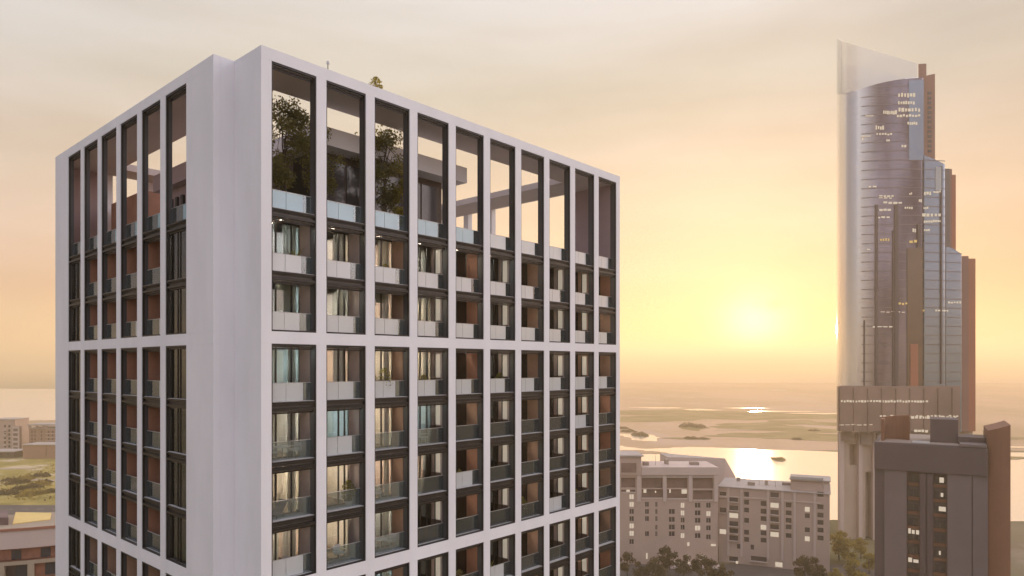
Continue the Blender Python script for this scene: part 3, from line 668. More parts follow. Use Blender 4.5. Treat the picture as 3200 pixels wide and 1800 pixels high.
for (kind, key, x, y, s_) in [('bush', ('R', 0, 2, 3), .6, .9, .7), ('gold', ('R', 5, 1, 1), .8, .9, .9), ('spiky', ('R', 4, 2, 3), .9, .9, .9), ('bush', ('R', 6, 2, 2), 1.2, .9, .9), ('bush', ('R', 5, 2, 1), .8, .85, .9), ('tall', ('R', 7, 2, 1), .8, .9, .7), ('gold', ('R', 9, 2, 2), .9, .9, .9),
    ('bush', ('R', 8, 2, 2), 1.2, .9, .8), ('bush', ('R', 3, 2, 0), 1.1, .9, .8), ('spiky', ('R', 5, 3, 3), .9, .9, 1.1), ('bush', ('R', 3, 3, 3), 1.0, .9, 1.1), ('tall', ('R', 4, 3, 3), 1.2, .9, .8), ('bush', ('R', 6, 1, 1), .8, .9, .8), ('bush', ('L', 1, 1, 1), 2.3, .85, .9), ('gold', ('L', 3, 1, 0), 2.2, .85, .8), ('bush', ('L', 4, 2, 2), 2.3, .85, .8)]: potted(kind, key, x, y, s_)
for (kind, key, x, y, rz_a) in [('c', ('R', 3, 2, 2), 1.5, 1.15, .6), ('t', ('R', 4, 2, 2), 1.2, 1.15, 0), ('c', ('R', 4, 2, 2), .6, 1.2, 1.2), ('c', ('R', 5, 2, 0), 1.0, 1.15, -.5), ('t', ('R', 7, 2, 0), 1.0, 1.1, 0), ('c', ('R', 2, 2, 1), 1.1, 1.2, .9), ('c', ('R', 6, 3, 3), .9, 1.1, .3), ('t', ('R', 3, 3, 3), 1.9, 1.15, 0), ('c', ('R', 8, 2, 1), .9, 1.1, 1.0), ('t', ('R', 5, 2, 2), 1.0, 1.1, 0)]:
    put(kind, f"{'white armchair' if kind == 'c' else 'small round white table'} on {ordn[key[1]]} right facade balcony, {rowname(key[2], key[3])}", in_bay(key, x, y), ANG + rz_a)
# rooftop bits above the parapet
rp = thing('roof_shrub', 'small yellow green shrub in a tub on the roof edge above third bay', 'plant', hb(8.2, .9, TOP - .24)); rp.scale = (1.5, 1.5, 1.15)
link('pot', PL['gold'][0], rp); link('foliage', PL['gold'][1], rp)
rl = thing('roof_light', 'tiny lamp post on the roof edge above the second pier', 'lamp', hb(4.7, .9, TOP - .24))
MB().tube((0, 0, 0), (0, 0, .95), .03, .025, 'bronze').build('pole', rl); MB().lathe([(.03, .95), (.09, 1.0), (.07, 1.15), (.02, 1.2)], 'metal_light', 10).build('lamp_head', rl)

# ------------------------------------------------------------------ the curved glass skyscraper
def towerglass():
    m = bpy.data.materials.new('tower_glass'); m.use_nodes = True; nt = m.node_tree; p = nt.nodes['Principled BSDF']
    t = N(nt, 'ShaderNodeTexCoord'); mp_ = N(nt, 'ShaderNodeMapping'); mp_.inputs['Scale'].default_value = (.09, .09, .018); nt.links.new(t.outputs['Object'], mp_.inputs[0])
    n = N(nt, 'ShaderNodeTexNoise', i_Scale=1.0, i_Detail=3.0); nt.links.new(mp_.outputs[0], n.inputs['Vector'])
    f = ramp(nt, n.outputs[0], [(.4, (0, 0, 0)), (.6, (1, 1, 1))])  # dark tall patches painted in as reflections of neighbouring towers
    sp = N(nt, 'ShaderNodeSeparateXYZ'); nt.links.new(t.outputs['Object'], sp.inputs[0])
    edge_sheen = mathn(nt, 'MULTIPLY_ADD', sp.outputs[0], -1 / 9.0, 156.5 / 9.0, clamp=True); edge_sheen = mathn(nt, 'POWER', edge_sheen, 1.6)  # base colour whitens towards the left edge: a painted-in sky reflection
    nt.links.new(mix(nt, edge_sheen, mix(nt, f, (.24, .20, .25), (.09, .06, .08)), (.80, .76, .72)), p.inputs['Base Color']); p.inputs['Roughness'].default_value = .12; p.inputs['Specular IOR Level'].default_value = .8
    p.inputs['Metallic'].default_value = .6; M['tower_glass'] = m
    nb = N(nt, 'ShaderNodeTexNoise', i_Scale=.35, i_Detail=2.0); nt.links.new(t.outputs['Object'], nb.inputs['Vector']); bb = N(nt, 'ShaderNodeBump', i_Strength=.12, i_Distance=.6); nt.links.new(nb.outputs[0], bb.inputs['Height']); nt.links.new(bb.outputs[0], p.inputs['Normal'])
towerglass()
mat('podium_glass', (.33, .23, .20), rough=.2, spec=.7, metal=.2, var=.3, vscale=.06)
mat('tower_amber_glass', (.17, .105, .075), rough=.2, spec=.7, metal=.25, var=.2, vscale=.05)
mat('tower_glass_blue', (.26, .31, .38), rough=.12, spec=.9, metal=.6, var=.15, vscale=.05)
glassmat('crown_glass', (.92, .90, .86), base_refl=.10, rough=.15, body=(.80, .76, .72), bodyw=.42)
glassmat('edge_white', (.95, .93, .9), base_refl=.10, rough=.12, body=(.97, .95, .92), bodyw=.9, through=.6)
TD = 305.0; S = TD / F
SK = thing('skyscraper', 'tallest curved glass tower stepping down to the right with rust coloured fins', 'building', (0, TD, 0))
def sx(px, y=0.0): return (px - 1600) / F * (TD + y)
def sz(py, y=0.0): return EYE + (HZ - py) / F * (TD + y)
# front curve of the plan, left tip to right, given as (pixel x, depth metres)
curve = [(2614, 17), (2614.6, 12), (2617, 7), (2623, 2.5), (2633, -1.5), (2648, -5), (2670, -7.5), (2700, -9.3), (2740, -10.5), (2790, -11.3), (2840, -11.5), (2886, -11)]
curve2 = [(2886, -11.2), (2920, -10.4), (2953, -9.6)]
curve3 = [(2953, -8.6), (2985, -7.8), (3005, -7.2)]
def shell(name, cv, zb, ztop, mt, back=26, thick=True, roof='concrete_dim'):
    """curved curtain wall with a sloping head; ztop(px, y) gives the top height"""
    mb = MB(); n = len(cv); v0 = []
    ring = list(cv) + [(cv[-1][0] - 2, back), (cv[0][0] + 3, back)]
    mb.v = [(sx(a, y), y, zb) for a, y in ring] + [(sx(a, y), y, ztop(a, y)) for a, y in ring]; m = len(ring)
    for k in range(m):
        q = (k + 1) % m; mb.f.append((k, q, m + q, m + k)); mb.mi.append(mb.m(mt))
    i = len(mb.v); mb.v += [(x, y, z - .4) for x, y, z in mb.v[m:2*m]]; mb.f.append(tuple(range(i, i + m))); mb.mi.append(mb.m(roof))
    me = mb.mesh(name)
    for k in range(n - 1): me.polygons[k].use_smooth = True
    return link(name, me, SK)
def dense(cv, n=6):
    out = []
    P = [Vector((a, b, 0)) for a, b in cv]
    for k in range(len(P) - 1):
        p0 = P[max(k-1, 0)]; p1 = P[k]; p2 = P[k+1]; p3 = P[min(k+2, len(P)-1)]
        for j in range(n):
            t = j / n; q = .5 * ((2*p1) + (p2 - p0)*t + (2*p0 - 5*p1 + 4*p2 - p3)*t*t + (-p0 + 3*p1 - 3*p2 + p3)*t**3); out.append((q.x, q.y))
    out.append(cv[-1]); return out
curve = dense(curve, 4); curve2 = dense(curve2, 4); curve3 = dense(curve3, 4)
def lin(x0, y0, x1, y1): return lambda x, y=0.0: sz(y0 + (y1 - y0) * (x - x0) / (x1 - x0), y)
def roofline(x, y=0.0):
    t = max(0, min(1, (x - 2650) / (2886 - 2650))); return sz(295 - 52 * math.sin(t * math.pi / 2) ** .8, y)
zb0 = sz(1345)
def ribbon(name, cv, lo, hi, mt, off=0.0, smooth=True):
    mb = MB(); n = len(cv); mb.v = [(sx(a, y), y + off, lo(a, y)) for a, y in cv] + [(sx(a, y), y + off, hi(a, y)) for a, y in cv]
    for k in range(n - 1): mb.f.append((k, k + 1, n + k + 1, n + k)); mb.mi.append(mb.m(mt))
    mb.sm = smooth; return mb.build(name, SK)
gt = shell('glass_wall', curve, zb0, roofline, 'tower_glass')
shell('glass_wall', curve2, zb0, lambda x, y=0.0: sz(484 + (x - 2886) * .36 + ((x - 2886) / 99) ** 2 * 12, y), 'tower_glass_blue')
shell('glass_wall', curve3, zb0, lambda x, y=0.0: sz(772 + max(0, x - 2970) * .6, y), 'tower_glass_blue')
ribbon('glass_panel', [c for c in curve if c[0] > 2828], lambda x, y: sz(500, y), lambda x, y: roofline(x, y) - 1, 'tower_glass_blue', -.14)
crown = lin(2614, 124, 2870, 200)
ribbon('crown_screen', [c for c in curve if c[0] < 2872], lambda x, y: roofline(x, y) + .05, crown, 'crown_glass')
ribbon('crown_screen', dense([(2614, 17), (2660, 13), (2730, 11), (2800, 11), (2870, 14)], 4), lambda x, y: roofline(x, y) + .1, lambda x, y: crown(x, -8), 'crown_glass')
ribbon('edge_glare_strip', [c for c in curve if c[0] < 2634], lambda x, y: sz(1205, y), lambda x, y: crown(x, y) + .3, 'edge_white', -.3)  # added white strip standing for bright glare along the curved glass edge
podium_row = False
def strips():
    mb = MB(); z = sz(1330)
    while z < sz(300):
        for (a, ya), (b, yb) in zip(curve, curve[1:]):
            if a > 2690 and z < min(roofline(a, ya), roofline(b, yb)) - 1: mb.quad((sx(a, ya), ya - .10, z), (sx(b, yb), yb - .10, z), (sx(b, yb), yb - .10, z + .35), (sx(a, ya), ya - .10, z + .35), 'tower_strip')
        for cv, lim in ((curve2, sz(505)), (curve3, sz(800))):
            for (a, ya), (b, yb) in zip(cv, cv[1:]):
                if z < lim: mb.quad((sx(a, ya), ya - .10, z), (sx(b, yb), yb - .10, z), (sx(b, yb), yb - .10, z + .35), (sx(a, ya), ya - .10, z + .35), 'tower_strip')
        z += 3.9
    return mb
mat('tower_strip', (.15, .12, .13), rough=.25, spec=.7, metal=.25)
tag(strips().build('spandrel_band', SK), kind='stuff')
def ydepth(px):
    if podium_row: return -12.4
    for cv in (curve, curve2, curve3):
        for (a, ya), (b, yb) in zip(cv, cv[1:]):
            if a <= px <= b: return ya + (yb - ya) * (px - a) / (b - a + 1e-6)
    return -4
for px, y0, y1, wd in ((2738, 640, 1340, 1.2), (2800, 640, 1240, 1.6), (2870, 700, 1240, 1.2), (2700, 1000, 1240, .5), (2940, 520, 1200, .6), (2790, 720, 1330, .5)):
    yd_ = ydepth(px); MB().box(sx(px, yd_) - wd / 2, sx(px, yd_) + wd / 2, yd_ - .5, yd_ + .2, sz(y1, yd_), sz(y0, yd_), 'tower_dark').build('mullion', SK)
MB().box(sx(2845, -12), sx(2869, -12), -12.1, -11.9, sz(1235, -12), sz(1075, -12), 'fin_rust').build('glass_panel', SK)
MB().box(sx(2836, -12), sx(2884, -12), -11.85, -11.6, sz(1330), sz(790), 'tower_amber_glass').build('glass_panel', SK)
# fins
def fin(x0, x1, y0, yd, mt, slope=0, dep=3):
    mb = MB(); a, b = sx(x0, yd), sx(x1, yd); zb, zt = zb0, sz(y0, yd)
    mb.prism([(a, yd), (b, yd), (sx(x1 - 1, yd + dep), yd + dep), (sx(x0, yd + dep), yd + dep)], zb, [zt, zt + slope, zt + slope, zt], mt); return mb.build('fin', SK)
f1 = fin(2870, 2895, 200, -9, 'fin_brown', .2, 20); f2 = fin(2895, 2922, 236, -5, 'fin_brown', .8, 16)
fin(2952, 2968, 527, -7, 'tower_panel', 0, 26); fin(2968, 2975, 528, -5.8, 'fin_brown', 0, 20); fin(2975, 2987, 546, -4, 'fin_rust', 0, 20)
fin(3004, 3027, 800, -4.5, 'fin_brown', 0, 20); fin(3027, 3048.5, 808, -4.2, 'fin_rust', 0, 20)
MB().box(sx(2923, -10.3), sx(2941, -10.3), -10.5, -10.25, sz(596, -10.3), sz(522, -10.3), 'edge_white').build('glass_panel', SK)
# dark openings on the second fin
for k in range(13):
    MB().box(sx(2899, -5), sx(2910, -5), -5.15, -4.95, sz(296 + k * 15, -5), sz(287 + k * 15, -5), 'far_glass').build('window', f2)
# lit windows
lw = MB().box(-.5, .5, -.1, .1, -.5, .5, 'window_lit').mesh('lit_window'); lwa = MB().box(-.5, .5, -.1, .1, -.5, .5, 'window_amber').mesh('lit_window')
rl_ = random.Random(4)
def lit(x0, x1, y, hpx, n, amber=False, p=1.0, dd=.25):
    global podium_row
    podium_row = y > 1206
    for k in range(n):
        if rl_.random() > p: continue
        px = x0 + (x1 - x0) * (k + .5) / n; w = (x1 - x0) / n * S * rl_.uniform(.45, .8); o = link('lit_window', lwa if amber else lw, SK, (sx(px, ydepth(px)), ydepth(px) - dd, sz(y, ydepth(px)) + rl_.uniform(-.15, .15))); o.scale = (w, 1, hpx * S * rl_.uniform(.7, 1))
for a in [(2804, 2860, 298, 12, 6), (2804, 2858, 322, 10, 7), (2758, 2802, 352, 12, 7), (2805, 2876, 344, 12, 7), (2800, 2876, 362, 8, 8), (2834, 2866, 386, 8, 5), (2734, 2762, 400, 12, 4), (2736, 2788, 420, 6, 6), (2768, 2780, 440, 7, 2), (2692, 2698, 435, 8, 1),
          (2815, 2832, 458, 8, 2), (2746, 2794, 613, 5, 4), (2744, 2790, 619, 3, 3), (2758, 2820, 634, 6, 4), (2825, 2852, 650, 7, 4), (2840, 2850, 606, 6, 2), (2870, 2880, 628, 9, 2), (2746, 2784, 656, 6, 3), (2736, 2782, 680, 5, 3), (2710, 2740, 583, 4, 2), (2885, 2910, 604, 10, 3),
          (2915, 2942, 600, 6, 3), (2884, 2900, 650, 7, 3), (2880, 2942, 673, 10, 5, False, .8), (2885, 2942, 692, 7, 8), (2885, 2905, 720, 6, 3), (2850, 2862, 720, 12, 2), (2748, 2780, 750, 7, 4, True), (2826, 2880, 755, 8, 4, True, .6), (2706, 2720, 780, 4, 1),
          (2796, 2876, 949, 6, 8, True), (2868, 2890, 970, 6, 2, True), (2920, 2964, 970, 5, 5), (2750, 2830, 975, 2.5, 5), (2960, 3004, 945, 6, 5), (2722, 2792, 1021, 4, 4), (2625, 2900, 1254, 7, 30), (2746, 2996, 1300, 5, 22, False, .75), (2845, 2990, 1305, 8, 12), (2855, 2900, 1347, 8, 4),
          (2680, 2740, 425, 3, 1), (2700, 2735, 362, 3, 1), (2620, 2730, 1327, 2.5, 6)]: lit(*a)
mat('base_pale', (.55, .43, .34), rough=.8, var=.15, vscale=.1)
# lower storeys: podium box, then open piers
MB().prism([(sx(2615, -10), -10), (sx(2619, -12.4), -12.4), (sx(3000, -12.4), -12.4), (sx(3000, 10), 10), (sx(2616, 10), 10)], sz(1345, -12) - .3, sz(1206, -12), 'podium_glass').build('podium_wall', SK)
for k in range(9): MB().box(sx(2625 + k * 44, -13), sx(2627 + k * 44, -13), -12.9, -12.42, sz(1345), sz(1210), 'podium_glass').build('mullion', SK)
po = MB(); wall_holes(po, sx(2790, -4), sz(1345) - .4, [(sx(2655, -4), sx(2680, -4), sz(1450), sz(1385)), (sx(2715), sx(2735), sz(1500), sz(1440)), (sx(2690), sx(2712), sz(1690), sz(1470))], 4, 'base_pale', x0=sx(2618, -4), z0=0.0); po.build('base_wall', SK, (0, -4, 0))
MB().prism([(sx(2646, .2), .2), (sx(3040, .2), .2), (sx(3040, 20), 20), (sx(2650, 20), 20)], 0, sz(1345) - .4, 'base_pale').build('base_wall', SK)
for px in (2632, 2690, 2735, 2780): MB().box(sx(px, -6) - .8, sx(px, -6) + .8, -6, -4.05, 0, sz(1345) - .4, 'far_wall_light').build('pier', SK)
for k, px in enumerate((2632, 2690, 2740)): MB().box(sx(px, -6.8), sx(px, -6.8) + 5, -6.8, -6.02, sz(1372 + k * 12), sz(1335 + k * 8), 'concrete_dim').build('canopy', SK)

# ------------------------------------------------------------------ the dark tower at the right
DD = 150.0; s2 = DD / F
DU = (2905 - 1600) / F; DA = math.atan(DU); DR = DD / math.cos(DA)
DT = thing('dark_tower', 'dark mauve brown tower with pilasters and a tall brown fin on the right', 'building', (DU * DD, DD, 0), -DA)
def dx(px): return DR * math.tan(math.atan((px - 1600) / F) - DA)
def dz(py): return EYE + (HZ - py) * s2
rec = [(2835, 2873), (2917, 2958)]
b = MB(); wall_holes(b, dx(3085), dz(1390), [(dx(a), dx(c), 4, dz(1479)) for a, c in rec], 1.6, 'tower_dark', x0=dx(2733), z0=0)
b.build('wall', DT)
b = MB(); b.box(dx(2733), dx(3085), 1.62, 26, 0, dz(1390) - .01, 'tower_dark'); b.box(dx(2733), dx(3085), .01, 1.61, dz(1390) - .4, dz(1390) - .003, 'tower_dark'); b.box(dx(2733) + .001, dx(2733) + .4, .01, 1.6, 0, dz(1390) - .5, 'tower_dark'); b.box(dx(3085) - .4, dx(3085) - .001, .01, 1.6, 0, dz(1390) - .5, 'tower_dark'); b.build('core_wall', DT)
MB().box(dx(2745), dx(3075), 1.5, 25, dz(1390), dz(1390) + .05, 'concrete_dim').build('roof', DT)
for a, c in ((2764, 2833), (2961, 3036)): MB().box(dx(a), dx(c), -.35, -.003, 0, dz(1477), 'tower_panel').build('panel', DT)
for a, c in ((2875, 2893), (2897, 2915)): MB().box(dx(a), dx(c), -.5, -.003, 0, dz(1480), 'tower_dark').build('pilaster', DT)
MB().box(dx(3040), dx(3087), -.25, -.003, 0, dz(1402), 'tower_panel').build('panel', DT)
MB().box(dx(2733), dx(3087), -.8, -.36, dz(1475), dz(1392), 'tower_dark').build('parapet', DT)
# storeys inside the recess: spandrels and glazing, some lit
rw = random.Random(5)
k = 0; y = 1490
while y < 1830:
    for j, (a, c) in enumerate(rec):
        MB().box(dx(a) + .02, dx(c) - .02, 1.2, 1.58, dz(y + 34), dz(y + 24), 'tower_brown').build('spandrel', DT)
        w = MB().box(dx(a) + .3, dx(c) - .3, 1.4, 1.5, dz(y + 22), dz(y), 'far_glass').build('window', DT)
        MB().box((dx(a) + dx(c)) / 2 - .06, (dx(a) + dx(c)) / 2 + .06, 1.25, 1.39, dz(y + 22), dz(y), 'tower_dark').build('mullion', w)
    y += 46; k += 1
for a, c, y, h in ((2936, 2950, 1500, 16), (2940, 2948, 1546, 12), (2934, 2956, 1590, 14), (2838, 2846, 1669, 16), (2849, 2858, 1671, 12), (2862, 2872, 1671, 13), (2838, 2850, 1761, 14), (2854, 2870, 1763, 10), (2934, 2940, 1728, 12), (2893, 2896.5, 1672, 12)):
    MB().box(dx(a), dx(c), 1.1, 1.18, dz(y + h / 2), dz(y - h / 2), 'window_lit').build('lit_window', DT)
# rooftop masses
def curvedwall(x0, x1, ytop0, ytop1, ybot, d0, bulge, mt, th=1.0, n=8, z_bottom=None):
    pts = [(dx(x0) + (dx(x1) - dx(x0)) * k / n, d0 - bulge * math.sin(math.pi * k / n / 1.0)) for k in range(n + 1)]
    mb = MB()
    for k in range(n):
        (a, ya), (b_, yb) = pts[k], pts[k + 1]; za = dz(ytop0 + (ytop1 - ytop0) * k / n); zb = dz(ytop0 + (ytop1 - ytop0) * (k + 1) / n)
        mb.prism([(a, ya), (b_, yb), (b_, yb + th), (a, ya + th)], z_bottom if z_bottom is not None else dz(ybot), [za, zb, zb, za], mt)
    return mb.build('roof_wall', DT)
curvedwall(2747, 2840, 1316, 1306, 1391, 8, -1.2, 'tower_brown')
MB().box(dx(2750), dx(2760), 3.2, 8, dz(1390) + .06, dz(1318), 'tower_brown').build('roof_wall', DT)
MB().box(dx(2907), dx(2997), 6, 14, dz(1390) + .06, dz(1315), 'tower_dark').build('plant_room', DT)
MB().box(dx(2997) + .02, dx(3085), 4, 12, dz(1390) + .06, dz(1366), 'tower_dark').build('plant_room', DT)
MB().box(dx(2850), dx(2905), 1.8, 5.9, dz(1390) + .06, dz(1387), 'metal_light').build('roof_hatch', DT)
MB().box(dx(3000), dx(3084), -.9, 3.9, dz(1390) + .06, dz(1396) + 1.0, 'tower_panel').build('roof_ledge', DT)
curvedwall(3087.5, 3158, 1338, 1319, 1391, 0, .8, 'tower_brown', th=14, z_bottom=0)
MB().tube((dx(3078), 2, dz(1366)), (dx(3074), 2, dz(1340)), .05, .03, 'bronze').build('antenna', DT)

# ------------------------------------------------------------------ the courtyard apartments in the middle distance
MD = 262.0; s3 = MD / F
AP = thing('apartment_block', 'long hazy apartment block by the lagoon with some windows lit', 'building', (0, MD, 0))
def c9(x, y): return 1900 + x / 2.229, 1150 + y / 2.229
def mx(cx): return (c9(cx, 0)[0] - 1600) * s3
def mz(cy_): return EYE + (HZ - c9(0, cy_)[1]) * s3
# windows of the left block, in enlarged-photo units: (x0,x1,y0,y1,lit)
big = [(92, 192, 662, 725), (92, 192, 765, 835), (235, 380, 765, 838), (410, 555, 765, 838), (590, 732, 765, 842)]
balc = [(92, 192, 848, 872), (235, 395, 845, 912), (412, 553, 845, 916), (592, 730, 852, 926)]
win = []
for cx_, ww, yy in ((165, 30, [897, 950, 1000, 1050, 1100, 1152, 1210]), (272, 26, [950, 1000, 1050, 1155]), (337, 14, [950, 1000, 1050, 1110, 1155]), (445, 40, [1000, 1055, 1108, 1155]), (520, 26, [957, 1010, 1060, 1110, 1168]), (625, 38, [957, 1010, 1062, 1115, 1168]), (700, 30, [957, 1015, 1062, 1115, 1178])):
    for y in yy: win.append((cx_ - ww / 2, cx_ + ww / 2, y - 17, y + 17))
litset = {(165, 897), (165, 950), (165, 1100), (165, 1152), (520, 957), (520, 1010), (625, 1115), (520, 1168), (700, 1015)}
holesA = [(mx(a), mx(b_), mz(d), mz(c)) for a, b_, c, d in big + balc + win]
wa = MB(); wall_holes(wa, mx(765), mz(745), holesA, 1.0, 'far_wall', x0=mx(40), z0=0); wA = wa.build('wall', AP)
def window(parent, a, b_, c, d, lit_, y=.95):
    mb = MB(); w = b_ - a; mb.box(a, b_, y, y + .06, c, d, 'window_lit' if lit_ else 'far_glass'); o = mb.build('window', parent)
    f = MB(); f.box((a + b_) / 2 - .05, (a + b_) / 2 + .05, y - .08, y - .01, c, d, 'far_wall_light'); f.build('window_frame', o); return o
for (a, b_, c, d) in win: window(AP, mx(a), mx(b_), mz(d), mz(c), any(abs((a + b_) / 2 - q[0]) < 2 and abs((c + d) / 2 - q[1]) < 2 for q in litset), .35)
for (a, b_, c, d) in big: MB().box(mx(a), mx(b_), .9, .99, mz(d), mz(c), 'far_recess').build('shutter', AP)
for (a, b_, c, d) in balc:
    MB().box(mx(a), mx(b_), .9, .99, mz(d), mz(c), 'far_recess').build('balcony_back', AP); MB().box(mx(a), mx(b_), -.25, -.05, mz(d), mz(d - 10), 'far_wall_light').build('balcony_rail', AP)
for (a, b_, c, d) in ((130, 154, 848, 868), (250, 270, 846, 872), (430, 440, 846, 872), (516, 552, 848, 878), (330, 338, 858, 872)):
    MB().box(mx(a), mx(b_), .7, .8, mz(d), mz(c), 'window_lit').build('lit_window', AP)
for (x0_, x1_) in ((200, 228), (382, 406), (560, 585), (738, 764)): MB().box(mx(x0_), mx(x1_), -.45, -.003, mz(930), mz(747), 'far_wall_light').build('pier', AP)
wb = MB(); wb.box(mx(40), mx(765), 1.01, 16, 0, mz(745) - .01, 'far_wall', ); wb.build('core_wall', AP)
MB().box(mx(232), mx(767), -.6, 16.2, mz(745) + .01, mz(690), 'far_wall_light').build('parapet', AP)
MB().box(mx(40), mx(230), -.6, 12, mz(745) + .01, mz(615), 'far_wall').build('roof_room', AP)
MB().box(mx(92), mx(195), -.8, -.61, mz(725), mz(660), 'far_recess').build('shutter', AP)
MB().box(mx(60), mx(245), -1.3, 12.5, mz(615) + .02, mz(606), 'roof_far').build('roof', AP)
for k, (x0_, x1_) in enumerate(((236, 380), (408, 556), (588, 734))): MB().box(mx(x0_), mx(x1_), -.7, -.5, mz(762), mz(756), 'roof_far').build('beam', AP)
# rear wing, plain pale walls
RD = 28.0
def rx(cx): return (c9(cx, 0)[0] - 1600) * (MD + RD) / F
def rz_(cy_): return EYE + (HZ - c9(0, cy_)[1]) * (MD + RD) / F
MB().prism([(rx(412), RD), (rx(815), RD), (rx(905), RD + 3), (rx(905), RD + 14), (rx(412), RD + 14)], 0, [rz_(620), rz_(630), rz_(765), rz_(765), rz_(620)], 'far_wall_light', top='roof_far').build('rear_wing', AP)
# right block, turned a little towards the viewer
A0 = Vector(((2245.5 - 1600) / F * 266, 266 - MD)); A1 = Vector(((2593 - 1600) / F * 250, 250 - MD)); dv = A1 - A0; BL = dv.length; BA = math.atan2(dv.y, dv.x)
bt = EYE - (1527 - HZ) * 262 / F
def bx_(cx):   # photo x -> metres along the right block
    u = (c9(cx, 0)[0] - 1600) / F; # intersect ray with facade line
    P = Vector((A0.x, A0.y + MD)); d = dv.normalized(); return (u * P.y - P.x) / (d.x - u * d.y)
def bz(cx, cy_):
    t = bx_(cx); y = A0.y + MD + dv.normalized().y * t; return EYE + (HZ - c9(0, cy_)[1]) * y / F
BB = link('right_wing', None, AP, (A0.x, A0.y, 0), BA)
wb2 = []
for cx_, ww, yy in ((800, 46, [880, 990, 1140]), (875, 62, [915, 975, 1028, 1085, 1135, 1185, 1330]), (965, 34, [880, 935, 990, 1062, 1145, 1195]), (1083, 40, [945, 998, 1050, 1110, 1150, 1200]), (1160, 58, [885, 957, 1005, 1055, 1108, 1160]), (1258, 40, [955, 1010, 1062, 1108, 1168]), (1388, 34, [985, 1030, 1128, 1190]), (1480, 42, [880, 968, 1025, 1076, 1130, 1185]),
                    (915, 36, [1243]), (1005, 24, [1248]), (1190, 50, [1370]), (1050, 110, [1330]), (1330, 40, [1345])):
    for y in yy: wb2.append((cx_ - ww / 2, cx_ + ww / 2, y - 17, y + 17))
litB = {(875, 1028), (1160, 957), (1160, 1160), (1388, 985), (1083, 1110), (1190, 1370), (1388, 1190), (800, 1140)}
hb2 = [(bx_(a), bx_(b_), bz((a + b_) / 2, d), bz((a + b_) / 2, c)) for a, b_, c, d in wb2]
w2 = MB(); wall_holes(w2, BL, bt, hb2, .5, 'far_wall', x0=0, z0=0); w2.build('wall', BB)
for q, (a, b_, c, d) in zip(hb2, wb2):
    L_ = any(abs((a + b_) / 2 - e[0]) < 2 and abs((c + d) / 2 - e[1]) < 2 for e in litB)
    MB().box(q[0], q[1], .35, .42, q[2], q[3], 'window_lit' if L_ else 'far_glass').build('window', BB)
    if q[1] - q[0] > 2.2 and not L_: MB().box(q[0] - .2, q[1] + .2, -.9, -.02, q[2] - .15, q[2] + .05, 'far_wall_light').build('balcony', BB)
MB().box(0, BL, .51, 22, 0, bt - .02, 'far_wall').build('core_wall', BB)
MB().box(-.3, BL + .3, -.5, 22.4, bt, bt + .35, 'roof_far').build('roof', BB)
MB().box(0, BL - 3, -.35, -.003, bt - 3.6, bt - 3.2, 'far_wall_light').build('string_course', BB)
for cx_ in (838, 930, 1115, 1215, 1300, 1440): MB().box(bx_(cx_) - .4, bx_(cx_) + .4, -.4, -.003, 3, bt - .02, 'far_wall_light').build('pilaster', BB)
MB().box(bx_(1270), bx_(1500), 2, 12, bt + .36, bt + 4.3, 'far_wall').build('roof_room', BB)
MB().prism([(bx_(1262), 1), (bx_(1552), 1), (bx_(1552), 13), (bx_(1262), 13)], bt + 4.32, bt + 4.7, 'roof_far').build('roof', BB)
MB().box(bx_(1270), bx_(1500), .9, 1.0, bt + 4.72, bt + 5.6, 'metal_light').build('railing', BB)
MB().box(bx_(1500) + .05, bx_(1545), 2, 12, bt + .36, bt + 4.3, 'far_wall_light').build('roof_room', BB)
for k, (a, b_, d0, hh_) in enumerate(((10, 12.5, 6, 1.2), (16, 17, 9, 1.8), (22, 25.5, 12, 1.0), (27, 28, 5, 1.5), (5, 6.2, 14, 1.3))):
    MB().box(a, b_, d0, d0 + 2, bt + .36, bt + .36 + hh_, 'concrete_dim').build('roof_unit', BB)
for a, d0, hh_ in ((14, 8, 4.5), (20, 6, 3.2)): MB().tube((a, d0, bt + .36), (a, d0, bt + hh_), .07, .04, 'bronze', 5).build('antenna', BB)
for k, (a, b_, d0, hh_) in enumerate(((mx(262), mx(300), 4, 1.3), (mx(430), mx(452), 7, 1.9), (mx(600), mx(660), 5, 1.1))):
    MB().box(a, b_, d0, d0 + 2.5, mz(690) + .02, mz(690) + hh_, 'concrete_dim').build('roof_unit', AP)
MB().tube((mx(350), 5, mz(690)), (mx(350), 5, mz(690) + 4), .07, .04, 'bronze', 5).build('antenna', AP)
# entrance canopy strip lit at the foot
MB().box(mx(400), mx(760), -6, -1.2, mz(1366), mz(1358), 'far_wall_light').build('entrance_canopy', AP)
for (a, b_, c, d) in ((405, 500, 1342, 1352), (515, 600, 1347, 1356), (620, 690, 1346, 1358), (640, 672, 1300, 1335), (548, 562, 1210, 1235), (712, 745, 1222, 1236), (262, 272, 1285, 1325), (545, 555, 1300, 1340), (885, 900, 1340, 1358)):
    MB().box(mx(a), mx(b_), -1.1, -.9, mz(d), mz(c), 'window_lit').build('lit_window', AP)

